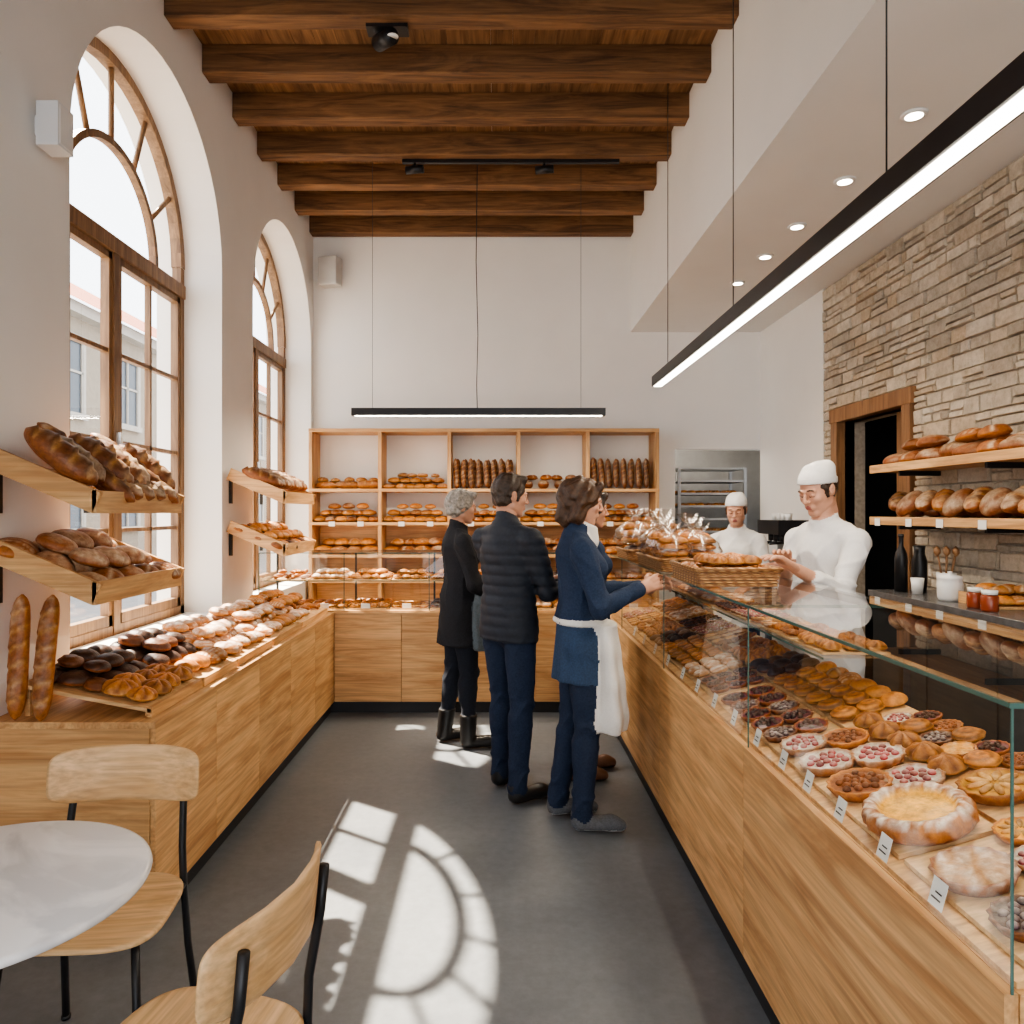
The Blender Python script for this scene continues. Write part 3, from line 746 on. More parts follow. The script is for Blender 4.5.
for k in range(4): m.lathe([(.025,0),(.032,.06),(.03,.06),(.02,.01)],(2.45,6.22+k*.1,1.5),12,2)
m.build('espresso_machine',[M['steel'],M['black'],M['white']])
m=MB(); m.lathe([(.035,0),(.035,.20),(.03,.23),(.013,.27),(.013,.32),(.016,.325),(.016,.34)],(0,0,0),20,0); m.build('wine_bottle',[M['black']]).location=(2.38,4.36,1.10)
m=MB(); m.lathe([(.038,0),(.042,.05),(.042,.18),(.03,.22),(.028,.24),(.033,.27)],(0,0,0),20,0); m.build('pepper_grinder',[M['black']]).location=(2.5,4.38,1.10)
m=MB(); m.lathe([(.045,0),(.05,.13),(.046,.13),(.042,.02)],(0,0,0),20,0)
for i in range(6):
    a=i*1.05; m.tube([(.01*math.cos(a),.01*math.sin(a),.03),(.05*math.cos(a),.05*math.sin(a),.24)],.005,6,1); m.lathe([(.001,0),(.018,.02),(.018,.04),(.001,.06)],(.052*math.cos(a),.052*math.sin(a),.22),8,1)
m.build('utensil_crock',[M['white'],M['doorwood']]).location=(2.52,4.15,1.10)
m=MB(); m.lathe([(.05,0),(.06,.02),(.062,.09),(.055,.11),(.058,.115),(.058,.13),(.01,.14),(.012,.155)],(0,0,0),24,0); m.build('storage_jar',[M['white']]).location=(2.40,3.92,1.10)
jm=plain('jam',(.25,.05,.02),.2)
for p in((2.34,3.62),(2.33,3.50)):
    m=MB(); m.lathe([(.035,0),(.038,.01),(.038,.07),(.03,.08)],(0,0,0),18,0); m.lathe([(.034,.08),(.034,.10)],(0,0,0),18,1); m.build('jam_jar',[jm,M['card']]).location=(p[0],p[1],1.10)
for p in((2.42,4.26),(2.45,4.02)):
    m=MB(); m.lathe([(.028,0),(.036,.09),(.033,.09),(.025,.01)],(0,0,0),16,0); m.build('paper_cup',[M['white']]).location=(p[0],p[1],1.10)
def f(b):
    b.box((2.40,3.55,1.101),(2.66,3.85,1.115),6); b.box((2.40,3.55,1.115),(2.41,3.85,1.16),6)
    fill(b,'gold',(2.42,3.56,1.115),(0,.28,0),(.23,0,0),3,3,.05,.05); fill(b,'gold',(2.44,3.6,1.16),(0,.2,0),(.2,0,0),2,2,.05,.05)
baked('bun_tray',f)

def basket(name,cx,cy,w,l,h,content):
    b=MB(); z=1.266
    for s in range(5):
        t0=s/5;t1=(s+1)/5
        for (sx,sy) in((-1,0),(1,0),(0,-1),(0,1)):
            hw=w/2+.012*t0; hl=l/2+.012*t0
            if sx: b.box((cx+sx*hw-.007,cy-hl,z+h*t0),(cx+sx*hw+.007,cy+hl,z+h*t1-.003),4)
            else: b.box((cx-hw,cy+sy*hl-.007,z+h*t0),(cx+hw,cy+sy*hl+.007,z+h*t1-.003),4)
    b.tube([(cx-w/2-.015,cy-l/2-.015,z+h),(cx+w/2+.015,cy-l/2-.015,z+h),(cx+w/2+.015,cy+l/2+.015,z+h),(cx-w/2-.015,cy+l/2+.015,z+h),(cx-w/2-.015,cy-l/2-.015,z+h)],.01,8,4)
    b.box((cx-w/2,cy-l/2,z),(cx+w/2,cy+l/2,z+.01),4)
    content(b,cx,cy,z+h)
    b.build(name,[M['bake'],M['oakpale'],M['paper'],M['card'],M['wicker'],M['cello']])
def k1(b,cx,cy,z):
    fill(b,'cro',(cx-.15,cy-.2,z-.03),(.3,0,0),(0,.4,0),4,5,.05,.15); fill(b,'star',(cx-.1,cy-.15,z+.01),(.22,0,0),(0,.3,0),3,4,.045,.15)
basket('pastry_basket',.98,3.22,.31,.42,.07,k1)
def bag(b,x,y,z,s,seed):
    ns=22
    prof=[(.02,0),(.9,.02),(1.05,.35),(.95,.8),(.6,1.15),(.16,1.35),(.12,1.45),(.4,1.8),(.5,1.95)]
    V=[];a=np.arange(ns)/ns*2*np.pi
    for i,(rr,zz) in enumerate(prof):
        q=rr*(1+.09*np.sin(a*5+seed+i)+.07*np.sin(a*9+2*i)+(.2*np.sin(a*8) if i>=7 else 0))
        V.append(np.stack([q*np.cos(a),q*np.sin(a),zz+.05*np.sin(a*3+i)*(i>0)],1))
    V=np.concatenate(V);F=[]
    for i in range(len(prof)-1):
        for j in range(ns):
            k=(j+1)%ns;F.append((i*ns+j,i*ns+k,(i+1)*ns+k,(i+1)*ns+j))
    b.add(V*s+A(x,y,z),F,5,None,True)
    fillk=['gold','swirl','star'][seed%3]
    for q in range(8):
        place(b,PR[fillk][q%3],(x+s*.45*math.cos(q*2.1),y+s*.45*math.sin(q*2.1),z+s*(.08+.35*(q//3))),(1,0,0),(0,0,1),s*.42,q)
def k2(b,cx,cy,z):
    fill(b,'gold',(cx-.16,cy-.25,z-.04),(.32,0,0),(0,.5,0),4,6,.05,.1)
    sd=0
    for (dx,dy,s,dz) in((-.1,-.15,.095,0),(.06,-.12,.095,.0),(-.1,.05,.11,0),(.07,.08,.11,0),(-.08,.22,.12,0),(.08,.22,.12,0)):
        bag(b,cx+dx,cy+dy,z+dz,s,sd); sd+=1
basket('bagged_bread_basket',1.02,4.05,.36,.6,.06,k2)
def k3(b,cx,cy,z):
    fill(b,'choc',(cx-.14,cy-.15,z-.03),(.28,0,0),(0,.3,0),3,4,.055,.1)
    for i in range(3): bag(b,cx-.1+.1*i,cy+.02*i,z+.03,.12,i+3)
basket('bagged_bread_basket',1.0,4.85,.34,.4,.06,k3)

m=MB(); X0,X1,Y0,Y1=1.97,2.68,8.0,8.5
for x in(X0,X1):
    for y in(Y0,Y1): m.box((x-.015,y-.015,.06),(x+.015,y+.015,2.05),0); m.lathe([(.01,0),(.03,.01),(.03,.06)],(x,y,0),10,2)
m.box((X0,Y0,2.03),(X1,Y1,2.05),0)
for k in range(13):
    z=.25+k*.137; m.box((X0,Y0,z),(X1,Y1,z+.012),2)
    m.box((X0,Y0-.01,z+.0),(X1,Y0,z+.022),0)
for k in range(13):
    if k%3: 
        O=(X0+.03,Y0+.02,.262+k*.137); fill(m,'gold',O,(.62,0,0),(0,.44,0),7,3,.04,.05,mat=1)
m.build('bakery_tray_rack',[M['steel'],M['bake'],M['black']])

# ------------------------------------------------------------------ lights fixtures
m=MB(); X=1.2;z=2.51
m.box((X-.04,.9,z),(X+.04,5.55,z+.075),0); m.box((X-.028,.92,z-.004),(X+.028,5.53,z),1)
for y in(5.2,3.76,2.28): m.tube([(X,y,z+.07),(X,y,ZB+(.18))],.0028,6,0)
m.build('linear_pendant_lamp',[M['black'],M['lamp']])
m=MB(); Y=6.0;z=2.35
m.box((-1.176,Y-.035,z),(.876,Y+.035,z+.06),0); m.box((-1.15,Y-.022,z-.003),(.85,Y+.022,z),1)
for x in(-1.01,.68): m.tube([(x,Y,z+.05),(x,Y,ZB+.01)],.0018,6,0)
m.tube([(-.16,Y,z+.05),(-.165,Y,2.6),(-.155,Y,3.0),(-.17,Y,3.6),(-.16,Y,ZB+.01)],.004,6,0)
m.build('linear_pendant_lamp',[M['black'],M['lamp']])
m=MB(); m.box((-.76,5.93,ZB-.03),(.98,5.96,ZB),0)
for x in(-.66,.38):
    m.tube([(x,5.945,ZB-.03),(x,5.945,ZB-.07)],.012,8,0); m.tube([(x-.07,5.945,ZB-.085),(x+.07,5.92,ZB-.085)],.032,14,0)
m.build('track_light',[M['black']])
m=MB(); m.box((-.76,4.28,ZB-.02),(-.52,4.38,ZB+0.005),0); m.tube([(-.64,4.33,ZB-.02),(-.64,4.33,ZB-.06)],.015,8,0); m.tube([(-.70,4.36,ZB-.07),(-.60,4.24,ZB-.10)],.045,16,0); m.lathe([(.001,0),(.033,0),(.033,.003)],(-.597,4.235,ZB-.11),12,1)
m.build('ceiling_spotlight',[M['black'],M['white']])
for y in(1.6,2.3,3.46,4.15,4.81,5.38,6.0):
    m=MB(); m.lathe([(.042,ZS-.010),(.054,ZS-.010),(.060,ZS)],(1.95,y,0),24,0); m.lathe([(.038,ZS-.0115),(.001,ZS-.0115)],(1.95,y,0),20,1)
    m.build('recessed_downlight',[M['white'],M['down']])
    l=bpy.data.lights.new('downlight_lamp','SPOT'); l.energy=13; l.color=(1,.82,.60); l.spot_size=2.0; l.spot_blend=.7; l.shadow_soft_size=.05
    o=bpy.data.objects.new('downlight_lamp',l); o.location=(1.95,y,ZS-.04); COL.objects.link(o)
m=MB(); m.box((XL+.03,3.0,3.06),(XL+.12,3.11,3.24),0); m.box((XL,3.04,3.12),(XL+.03,3.08,3.2),0); m.box((XL+.12,3.01,3.07),(XL+.123,3.10,3.23),1)
m.build('wall_speaker',[M['white'],M['ceilw']],bevel=.010)
m=MB(); m.obox((-1.82,7.5,3.87),(.2,-.05,0),(.04,.12,0),(0,0,.29),0); m.box((-1.78,7.56,3.98),(-1.7,YB,4.05),0)
m.build('wall_speaker',[plain('grey_plastic',(.50,.49,.47),.5)],bevel=.012)

# ------------------------------------------------------------------ furniture
m=MB(); c=(-1.145,1.62,0)
m.lathe([(.001,.725),(.34,.725),(.352,.732),(.355,.74),(.352,.748),(.345,.75),(.001,.75)],c,64,0)
m.lathe([(.24,.0),(.25,.008),(.24,.018),(.04,.03),(.025,.06),(.025,.70),(.08,.71),(.12,.724)],c,32,1)
m.build('round_cafe_table',[M['marble'],M['black']])
def superell(n,e,w,h):
    t=np.arange(n)/n*2*np.pi
    return np.sign(np.cos(t))*abs(np.cos(t))**e*w, np.sign(np.sin(t))*abs(np.sin(t))**e*h
def curved_slab(m,n,e,w,h,th,fn,mat,col=None):
    rings=[.02,.35,.65,.85,.96,1.0]; V=[];F=[]
    x,y=superell(n,e,w,h)
    for side in(1,-1):
        for r in rings:
            t=th/2*side*(1 if r<.97 else .55)
            V+= [fn(a*r,b*r,t) for a,b in zip(x,y)]
    k=len(rings)
    for s in(0,1):
        for i in range(k-1):
            for j in range(n):
                j2=(j+1)%n;a=(s*k+i)*n
                q=(a+j,a+n+j,a+n+j2,a+j2); F.append(q if s==0 else q[::-1])
        a=s*k*n; q=tuple(a+j for j in range(n)); F.append(q if s==0 else q[::-1])
    for j in range(n):
        j2=(j+1)%n; F.append(((k-1)*n+j,(2*k-1)*n+j,(2*k-1)*n+j2,(k-1)*n+j2))
    m.add(V,F,mat,col,True)
def chair(name,loc,yaw):
    m=MB()
    curved_slab(m,56,.55,.215,.205,.018,lambda a,b,t:(a*(1+.06*b/.2),b,.455+t-.012*(1-(a/.21)**2)*(1-(b/.2)**2)+.02*max(0,(-b-.15))*2),0)
    curved_slab(m,56,.38,.225,.082,.014,lambda a,b,t:(a,-.235-.10*b+.06*(a/.225)**2+t,.762+b),0)
    for s in(-1,1):
        m.tube([(s*.20,-.235,0),(s*.185,-.195,.25),(s*.178,-.178,.44),(s*.172,-.185,.55),(s*.165,-.215,.70),(s*.165,-.225,.80)],.011,10,1)
        m.tube([(s*.20,.19,0),(s*.185,.165,.25),(s*.17,.14,.438)],.011,10,1)
        m.tube([(s*.178,-.178,.436),(s*.17,.14,.436)],.010,8,1)
        m.lathe([(.014,0),(.014,.012)],(s*.20,-.235,0),10,1); m.lathe([(.014,0),(.014,.012)],(s*.20,.19,0),10,1)
    m.tube([(-.17,.14,.436),(.17,.14,.436)],.010,8,1); m.tube([(-.178,-.178,.436),(.178,-.178,.436)],.010,8,1)
    o=m.build(name,[M['oakpale'],M['black']]); o.location=loc; o.rotation_euler=(0,0,yaw)
chair('dining_chair',(-1.125,2.07,0),math.pi+.05)
chair('dining_chair',(-.63,1.50,0),math.pi/2-.20)

# ------------------------------------------------------------------ people via SDF + surface nets
def surfnets(Fd,o,h):
    S=Fd<0; nx,ny,nz=Fd.shape
    acc=np.zeros((nx-1,ny-1,nz-1,3),np.float32); cnt=np.zeros((nx-1,ny-1,nz-1),np.int32)
    idxs=[]
    for ax in range(3):
        a=[slice(None)]*3;b=[slice(None)]*3;a[ax]=slice(0,-1);b[ax]=slice(1,None)
        cr=S[tuple(a)]!=S[tuple(b)]
        I=np.argwhere(cr)
        I=I[(I[:,(ax+1)%3]>=1)&(I[:,(ax+2)%3]>=1)&(I[:,(ax+1)%3]<Fd.shape[(ax+1)%3]-1)&(I[:,(ax+2)%3]<Fd.shape[(ax+2)%3]-1)]
        J=I.copy();J[:,ax]+=1
        fa=Fd[tuple(I.T)];fb=Fd[tuple(J.T)];t=fa/(fa-fb)
        P=I.astype(np.float32);P[:,ax]+=t
        u,v=(ax+1)%3,(ax+2)%3; q=[]
        for du,dv in((-1,-1),(0,-1),(0,0),(-1,0)):
            K=I.copy();K[:,u]+=du;K[:,v]+=dv
            np.add.at(acc,tuple(K.T),P); np.add.at(cnt,tuple(K.T),1); q.append(K)
        idxs.append((q,S[tuple(I.T)]))
    ID=-np.ones(cnt.shape,np.int64); w=cnt>0; ID[w]=np.arange(w.sum())
    V=acc[w]/cnt[w][:,None]*h+np.array(o)
    F=[]
    for q,s in idxs:
        Q=np.stack([ID[tuple(K.T)] for K in q],1)
        Q[~s]=Q[~s][:,::-1]; F.append(Q)
    return V.astype(np.float64),np.concatenate(F)
class Prim:
    def __init__(s,kind,a,b=None,ra=.1,rb=None,sc=None,lab=0,k=.02,cuts=(),sub=False,disp=None):
        s.kind=kind;s.a=np.array(a,float);s.b=None if b is None else np.array(b,float);s.ra=ra;s.rb=ra if rb is None else rb
        s.sc=None if sc is None else np.array(sc,float);s.lab=lab;s.k=k;s.cuts=cuts;s.sub=sub;s.disp=disp
    def bounds(s):
        if s.kind=='e': r=np.array(s.ra); return s.a-r,s.a+r
        r=max(s.ra,s.rb)*(1 if s.sc is None else np.maximum(s.sc,1)); return np.minimum(s.a,s.b)-r,np.maximum(s.a,s.b)+r
    def d(s,P):
        if s.kind=='e':
            r=np.array(s.ra);q=P-s.a;k0=np.linalg.norm(q/r,axis=-1);k1=np.linalg.norm(q/(r*r),axis=-1)+1e-9; d=k0*(k0-1)/k1
        else:
            a,b=s.a,s.b;Q=P;f=1
            if s.sc is not None: Q=P/s.sc;a=a/s.sc;b=b/s.sc;f=s.sc.min()
            ba=b-a;t=np.clip(((Q-a)@ba)/max(1e-9,ba@ba),0,1)
            d=(np.linalg.norm(Q-a-t[...,None]*ba,axis=-1)-(s.ra+(s.rb-s.ra)*t))*f
        if s.disp is not None: d=d+s.disp(P)
        for n,c in s.cuts: d=np.maximum(d,P@np.array(n,float)-c)
        return d
def mesh_sdf(prims,h,mats,name,parent,xf,relabel=None):
    lo=np.min([p.bounds()[0] for p in prims if not p.sub],axis=0)-.03;hi=np.max([p.bounds()[1] for p in prims if not p.sub],axis=0)+.03
    n=np.ceil((hi-lo)/h).astype(int)+1
    Fd=np.full(n,.3,np.float32); ax=[lo[i]+h*np.arange(n[i]) for i in range(3)]
    for p in prims:
        a,b=p.bounds(); i0=np.clip(((a-.05-lo)/h).astype(int),0,n-1);i1=np.clip(((b+.05-lo)/h).astype(int)+1,1,n)
        sl=tuple(slice(i0[i],i1[i]) for i in range(3))
        G=np.stack(np.meshgrid(*[ax[i][sl[i]] for i in range(3)],indexing='ij'),-1)
        d=p.d(G).astype(np.float32);f=Fd[sl]
        if p.sub: Fd[sl]=np.maximum(f,-d)
        else:
            t=np.clip(.5+.5*(f-d)/p.k,0,1); Fd[sl]=f*(1-t)+d*t-p.k*t*(1-t)
    V,F=surfnets(Fd,lo,h)
    best=np.full(len(V),9.);lab=np.zeros(len(V),int)
    for p in prims:
        if p.sub: continue
        d=p.d(V);w=d<best;best[w]=d[w];lab[w]=p.lab
    if relabel: lab=relabel(V,lab)
    fm=np.sort(lab[F].astype(int),axis=1)[:,1]
    W=V@xf[:3,:3].T+xf[:3,3]
    me=bpy.data.meshes.new(name); me.from_pydata(W.tolist(),[],F.tolist())
    me.polygons.foreach_set('material_index',fm.astype(np.int32)); me.polygons.foreach_set('use_smooth',np.ones(len(F),bool))
    for m_ in mats: me.materials.append(m_)
    me.update(); ob=bpy.data.objects.new(name,me);COL.objects.link(ob);ob.parent=parent
    return ob
def xform(R,t,s=1):
    X=np.eye(4);X[:3,:3]=np.array(R)*s;X[:3,3]=t;return X
def Rz(a): c,s=math.cos(a),math.sin(a);return np.array([[c,-s,0],[s,c,0],[0,0,1.]])
def Rx(a): c,s=math.cos(a),math.sin(a);return np.array([[1,0,0],[0,c,-s],[0,s,c]])
def head_prims(hair,fem=False):
    e=Prim;P=[e('e',(0,-.014,.030),ra=(.073,.092,.086),lab=0),
       e('e',(0,.012,-.02),ra=(.060,.072,.075),lab=0,k=.03),
       e('e',(0,.030,-.055),ra=(.046,.050,.050),lab=0,k=.03),
       e('c',(-.010,.068,-.094),(.010,.068,-.094),.013,lab=0,k=.018)]
    for s in(-1,1):
        P+= [e('c',(s*.052,.0,-.060),(s*.014,.060,-.092),.013,lab=0,k=.02),
             e('e',(s*.038,.058,-.018),ra=(.020,.020,.018),lab=0,k=.02),
             e('c',(s*.012,.086,.026),(s*.040,.072,.024),.008,lab=0,k=.012)]
    P+= [e('c',(0,.084,.022),(0,.106,-.016),.006,.0085,lab=0,k=.008),
       e('e',(0,.104,-.020),ra=(.0105,.012,.0095),lab=0,k=.006),
       e('e',(.012,.094,-.024),ra=(.0065,.009,.0065),lab=0,k=.005),e('e',(-.012,.094,-.024),ra=(.0065,.009,.0065),lab=0,k=.005),
       e('c',(-.014,.080,-.055),(.014,.080,-.055),.012,lab=0,k=.012)]
    for s in(-1,1):
        P+= [e('e',(s*.031,.099,.006),ra=(.016,.018,.010),sub=True)]
    for s in(-1,1):
        P+= [e('e',(s*.031,.074,.006),ra=(.0145,.0125,.0115),lab=0,k=.002),
             e('c',(s*.020,.0865,.000),(s*.042,.0790,.001),.0026,lab=2,k=.001),
             e('c',(s*.044,.078,.028),(s*.030,.0855,.033),.0032,lab=4,k=.002),e('c',(s*.030,.0855,.033),(s*.016,.089,.030),.0036,lab=4,k=.002),
             e('e',(s*.072,-.012,-.004),ra=(.008,.017,.028),lab=0,k=.005),e('e',(s*.079,-.014,.006),ra=(.005,.014,.018),lab=0,k=.004),e('e',(s*.080,-.006,-.002),ra=(.005,.006,.010),sub=True)]
    P+= [e('c',(-.018,.086,-.0530),(0,.0925,-.0505),.0042,lab=3,k=.003),e('c',(.018,.086,-.0530),(0,.0925,-.0505),.0042,lab=3,k=.003),
       e('c',(-.012,.0885,-.0605),(.012,.0885,-.0605),.0052,lab=3,k=.003),
       e('c',(0,-.022,-.05),(0,-.020,-.12),.046 if fem else .052,.045 if fem else .051,lab=0,k=.025)]
    wav=lambda amp,f=90: (lambda Q: amp*(np.sin(Q[...,0]*f+Q[...,2]*f*.35+2*np.sin(Q[...,2]*35))+np.sin(Q[...,1]*f*.9-Q[...,2]*f*.3+1)))
    if hair=='short':
        P.append(e('e',(0,-.022,.036),ra=(.082,.099,.096),lab=1,k=.003,cuts=[((0,1.0,-1),.025),((0,0,-1),.088)],disp=wav(.0022,150)))
        P.append(e('c',(-.04,.035,.108),(.04,.045,.102),.022,lab=1,k=.02,disp=wav(.0022,150)))
        P.append(e('c',(-.03,-.060,-.03),(.03,-.060,-.03),.036,lab=1,k=.02,cuts=[((0,0,-1),.085)],disp=wav(.0018,150)))
        for s in(-1,1): P.append(e('c',(s*.072,.020,.02),(s*.071,.018,-.022),.009,.006,lab=1,k=.004))
    if hair=='greybob':
        P.append(e('e',(0,-.024,.030),ra=(.089,.102,.100),lab=1,k=.004,cuts=[((0,1.0,-1),.035),((0,0,-1),.095)],disp=wav(.003,130)))
        P.append(e('c',(-.03,-.060,-.03),(.03,-.060,-.03),.045,lab=1,k=.02,cuts=[((0,0,-1),.095)],disp=wav(.003,130)))
        P.append(e('c',(-.05,.050,.098),(.055,.055,.088),.026,lab=1,k=.02,disp=wav(.003,130)))
    if hair=='bob':
        P.append(e('e',(0,-.025,.02),ra=(.097,.112,.110),lab=1,k=.004,cuts=[((0,.75,-1),.045),((0,0,-1),.125)],disp=wav(.004,110)))
        for s in(-1,1): P.append(e('c',(s*.072,-.01,.05),(s*.078,-.030,-.085),.031,.036,lab=1,k=.02,disp=wav(.004,110)))
        P.append(e('c',(0,-.070,.03),(0,-.075,-.09),.058,.055,lab=1,k=.03,disp=wav(.004,110)))
        P.append(e('c',(-.05,.050,.092),(.045,.058,.092),.028,.026,lab=1,k=.02,disp=wav(.004,110)))
    if hair=='cap':
        P.append(e('e',(0,-.020,.02),ra=(.078,.094,.090),lab=4,k=.003,cuts=[((0,.9,-1),.012),((0,0,-1),.080)],disp=wav(.0015,170)))
        for s in(-1,1): P.append(e('c',(s*.071,.022,.02),(s*.070,.020,-.024),.009,.006,lab=4,k=.004))
        P.append(e('e',(0,-.016,.055),ra=(.081,.101,.070),lab=1,k=.003,cuts=[((0,.30,-1),-.040)],disp=wav(.0012,60)))
        P.append(e('e',(0,-.045,.088),ra=(.070,.072,.045),lab=1,k=.02,disp=wav(.003,70)))
        P.append(e('e',(0,-.016,.044),ra=(.0835,.1045,.085),lab=1,k=.0015,cuts=[((0,.30,-1),-.036),((0,-.30,1),.064)]))
    return P
def hand_prims(curl=.5,thumb=1.0):
    P=[];xs=[-.032,-.011,.011,.031];L=[.060,.076,.083,.074]
    for x in xs: P.append(Prim('c',(x*.6,-.005,0),(x,.085,0.002),.014,.0115,lab=0,k=.010))
    P.append(Prim('c',(0,-.04,0),(0,.01,0),.026,.024,sc=(1,1,.75),lab=0,k=.015))
    for i,(x,l) in enumerate(zip(xs,L)):
        p=A(x,.085,.002);a=.25*curl
        for j,f in enumerate((.45,.30,.25)):
            a+=curl*(.75 if j else .5)
            q=p+l*f*A(0,math.cos(a),-math.sin(a)); r=[.0088,.0080,.0072,.0062]
            P.append(Prim('c',p,q,r[j],r[j+1],lab=0,k=.0035));p=q
    P.append(Prim('c',(.018,.018,-.004),(.044,.048,-.018),.014,.0115,lab=0,k=.008))
    P.append(Prim('c',(.044,.048,-.018),(.052,.076,-.034*thumb),.0105,.0095,lab=0,k=.004))
    P.append(Prim('c',(.052,.076,-.034*thumb),(.048,.098,-.045*thumb),.0092,.0078,lab=0,k=.003))
    return P
def ik(S,W,l1,l2,pole):
    d=W-S;D=np.linalg.norm(d)
    if D>(l1+l2)*.995: W=S+d/D*(l1+l2)*.995; d=W-S;D=np.linalg.norm(d)
    a=(l1*l1-l2*l2+D*D)/(2*D);h=math.sqrt(max(0,l1*l1-a*a));u=d/D
    p=pole-u*np.dot(pole,u);p/=np.linalg.norm(p);return S+u*a+p*h,W
def person(name,x,y,yaw,H,mats,hair,hairmat,wr,wl,hem=.86,hemr=.17,fem=False,quilt=False,skirt=None,hyaw=0,hpitch=0,lean=0.0,
           handcurl=(.5,.5),palm=((0,0,-1),(0,0,-1)),browmat=None,feet=((.10,.0,0.1),(-.10,.0,-.1)),skinm=None,extra=None,boots=False,flare=0,bulk=1.0,bare=0.0,poles=None):
    root=empty(name,(x,y,0)); s=H/1.76; R=Rz(yaw); T=xform(R,A(0,0,0),s)
    sh=(.165 if fem else .188)*(1+(bulk-1)*.7); wst=(.130 if fem else .148)*bulk; ch=(.146 if fem else .162)*bulk
    def fold(Q):
        x_,y_,z_=Q[...,0],Q[...,1],Q[...,2]
        w=np.sin(x_*11+z_*7+1)*1.6+np.sin(y_*13-z_*5)*1.4
        r1=1-np.abs(np.sin(z_*17+x_*9-y_*7+w)); r2=1-np.abs(np.sin(z_*9-x_*16+y_*12+w*1.3))
        return -.0085*r1**3-.007*r2**3+.003
    if quilt: tf=lambda Q:-.008*np.sqrt(np.abs(np.sin(Q[...,2]*math.pi/.055)))+.004+.002*np.sin(Q[...,0]*60+Q[...,2]*30)
    else: tf=fold
    af=tf if quilt else fold
    def lf(Q):
        x_,y_,z_=Q[...,0],Q[...,1],Q[...,2]
        g=np.clip(np.exp(-((z_-.50)/.10)**2)+1.2*np.exp(-((z_-.13)/.09)**2)+.7*np.exp(-((z_-.88)/.1)**2)+.25,0,1.3)
        r=1-np.abs(np.sin(z_*26+np.sin(x_*30+y_*22)*1.4)); return (-.009*r**3+.003)*g
    P=[]
    L=lambda z:lean*max(0,(z-.95))
    P.append(Prim('c',(-.055,0,.93),(.055,0,.93),.118,sc=(1,.95,1),lab=1,k=.03))
    for sx,(fx,fy,ft) in zip((1,-1),feet):
        hip=A(sx*.085,0,.90);ank=A(fx,fy-.03,.09);kn=(hip+ank)/2+A(0,.025,.02)
        P.append(Prim('c',hip,kn,.095,.066,lab=1,k=.03,disp=lf)); P.append(Prim('c',kn,ank,.064,.054 if not boots else .042,lab=1,k=.02,disp=lf))
        P.append(Prim('c',kn+A(0,-.02,-.08),kn+A(0,-.02,-.16),.058,.055,lab=1,k=.03))
        dr=A(math.sin(ft),math.cos(ft),0)
        heel=A(fx,fy-.04,.045)
        P.append(Prim('c',heel,heel+dr*.16,.046,.042,sc=(1,1,.85),lab=2,k=.012,cuts=[((0,0,-1),-.001)]))
        P.append(Prim('c',heel+dr*.15,heel+dr*.20+A(0,0,-.012),.040,.030,lab=2,k=.015,cuts=[((0,0,-1),-.001)]))
        if boots: P.append(Prim('c',ank-A(0,0,.03),ank+(kn-ank)*.33,.052,.060,lab=2,k=.012,cuts=[((0,0,1),.23)]))
        else: P.append(Prim('c',heel+A(0,0,.02),heel+A(0,0,.045),.044,.043,lab=2,k=.012))
    P.append(Prim('c',(0,L(1.0),1.0),(0,L(1.2),1.19),.156*bulk,wst,sc=(1,.74,1),lab=0,k=.03,disp=tf,cuts=[((0,0,-1),-hem)]))
    P.append(Prim('c',(0,L(1.2),1.19),(0,L(1.36)-.01,1.32),wst,ch,sc=(1,.72,1),lab=0,k=.03,disp=tf))
    for s_ in(-1,1): P.append(Prim('c',(s_*.035,L(1.45)-.025,1.455),(s_*(sh-.02),L(1.42)-.015,1.405),.050,.054,lab=0,k=.045,disp=tf))
    P.append(Prim('c',(0,L(1.4)-.03,1.38),(0,L(1.5)-.025,1.45),.085,.062,lab=0,k=.05))
    if fem: P.append(Prim('c',(-.06,L(1.3)+.07,1.30),(.06,L(1.3)+.07,1.30),.060,lab=0,k=.05))
    P.append(Prim('c',(0,L(1.5)-.018,1.45),(0,L(1.52)-.010,1.545),.068,.064,lab=0,k=.012,cuts=[((0,.45,1),1.530)]))
    P.append(Prim('c',(0,0,1.02),(0,flare,hem-.03),.154*bulk,hemr,sc=(1,.80,1),lab=0,k=.02,disp=fold if not quilt else tf,cuts=[((0,0,-1),-hem)]))
    if skirt: P.append(Prim('c',(0,0,.98),(0,0,skirt-.04),.150,.180,sc=(1,.82,1),lab=5,k=.01,disp=lambda Q:.006*np.sin(np.arctan2(Q[...,1],Q[...,0])*9)*np.clip((1.0-Q[...,2])*4,0,1),cuts=[((0,0,-1),-skirt)]))
    P.append(Prim('c',(0,L(1.5)-.018,1.46),(0,L(1.6)+.0,1.60),.053 if not fem else .048,.050 if not fem else .046,lab=3,k=.006))
    if extra: P+=extra
    hands=[]
    for sx,W,pm,hc in((1,wr,palm[0],handcurl[0]),(-1,wl,palm[1],handcurl[1])):
        S=A(sx*sh,L(1.42)-.015,1.395); W=np.array(W,float)
        pl=A(sx*.45,-.6,-.8) if poles is None else A(sx*poles[0],poles[1],poles[2])
        E,W=ik(S,W,.285,.25,pl)
        P.append(Prim('c',S,E,.058*bulk,.048*bulk,lab=0,k=.03,disp=af))
        if bare>0:
            Q=E+(W-E)*(1-bare); P.append(Prim('c',E,Q,.049,.046,lab=0,k=.02,disp=fold)); P.append(Prim('c',E,W,.038,.027,lab=3,k=.004))
        else: P.append(Prim('c',E,W,.048*bulk,.037*bulk,lab=0,k=.02,disp=af))
        dr=(W-E)/np.linalg.norm(W-E); hands.append((sx,W+dr*(.045 if bare==0 else .03),dr,np.array(pm,float),hc))
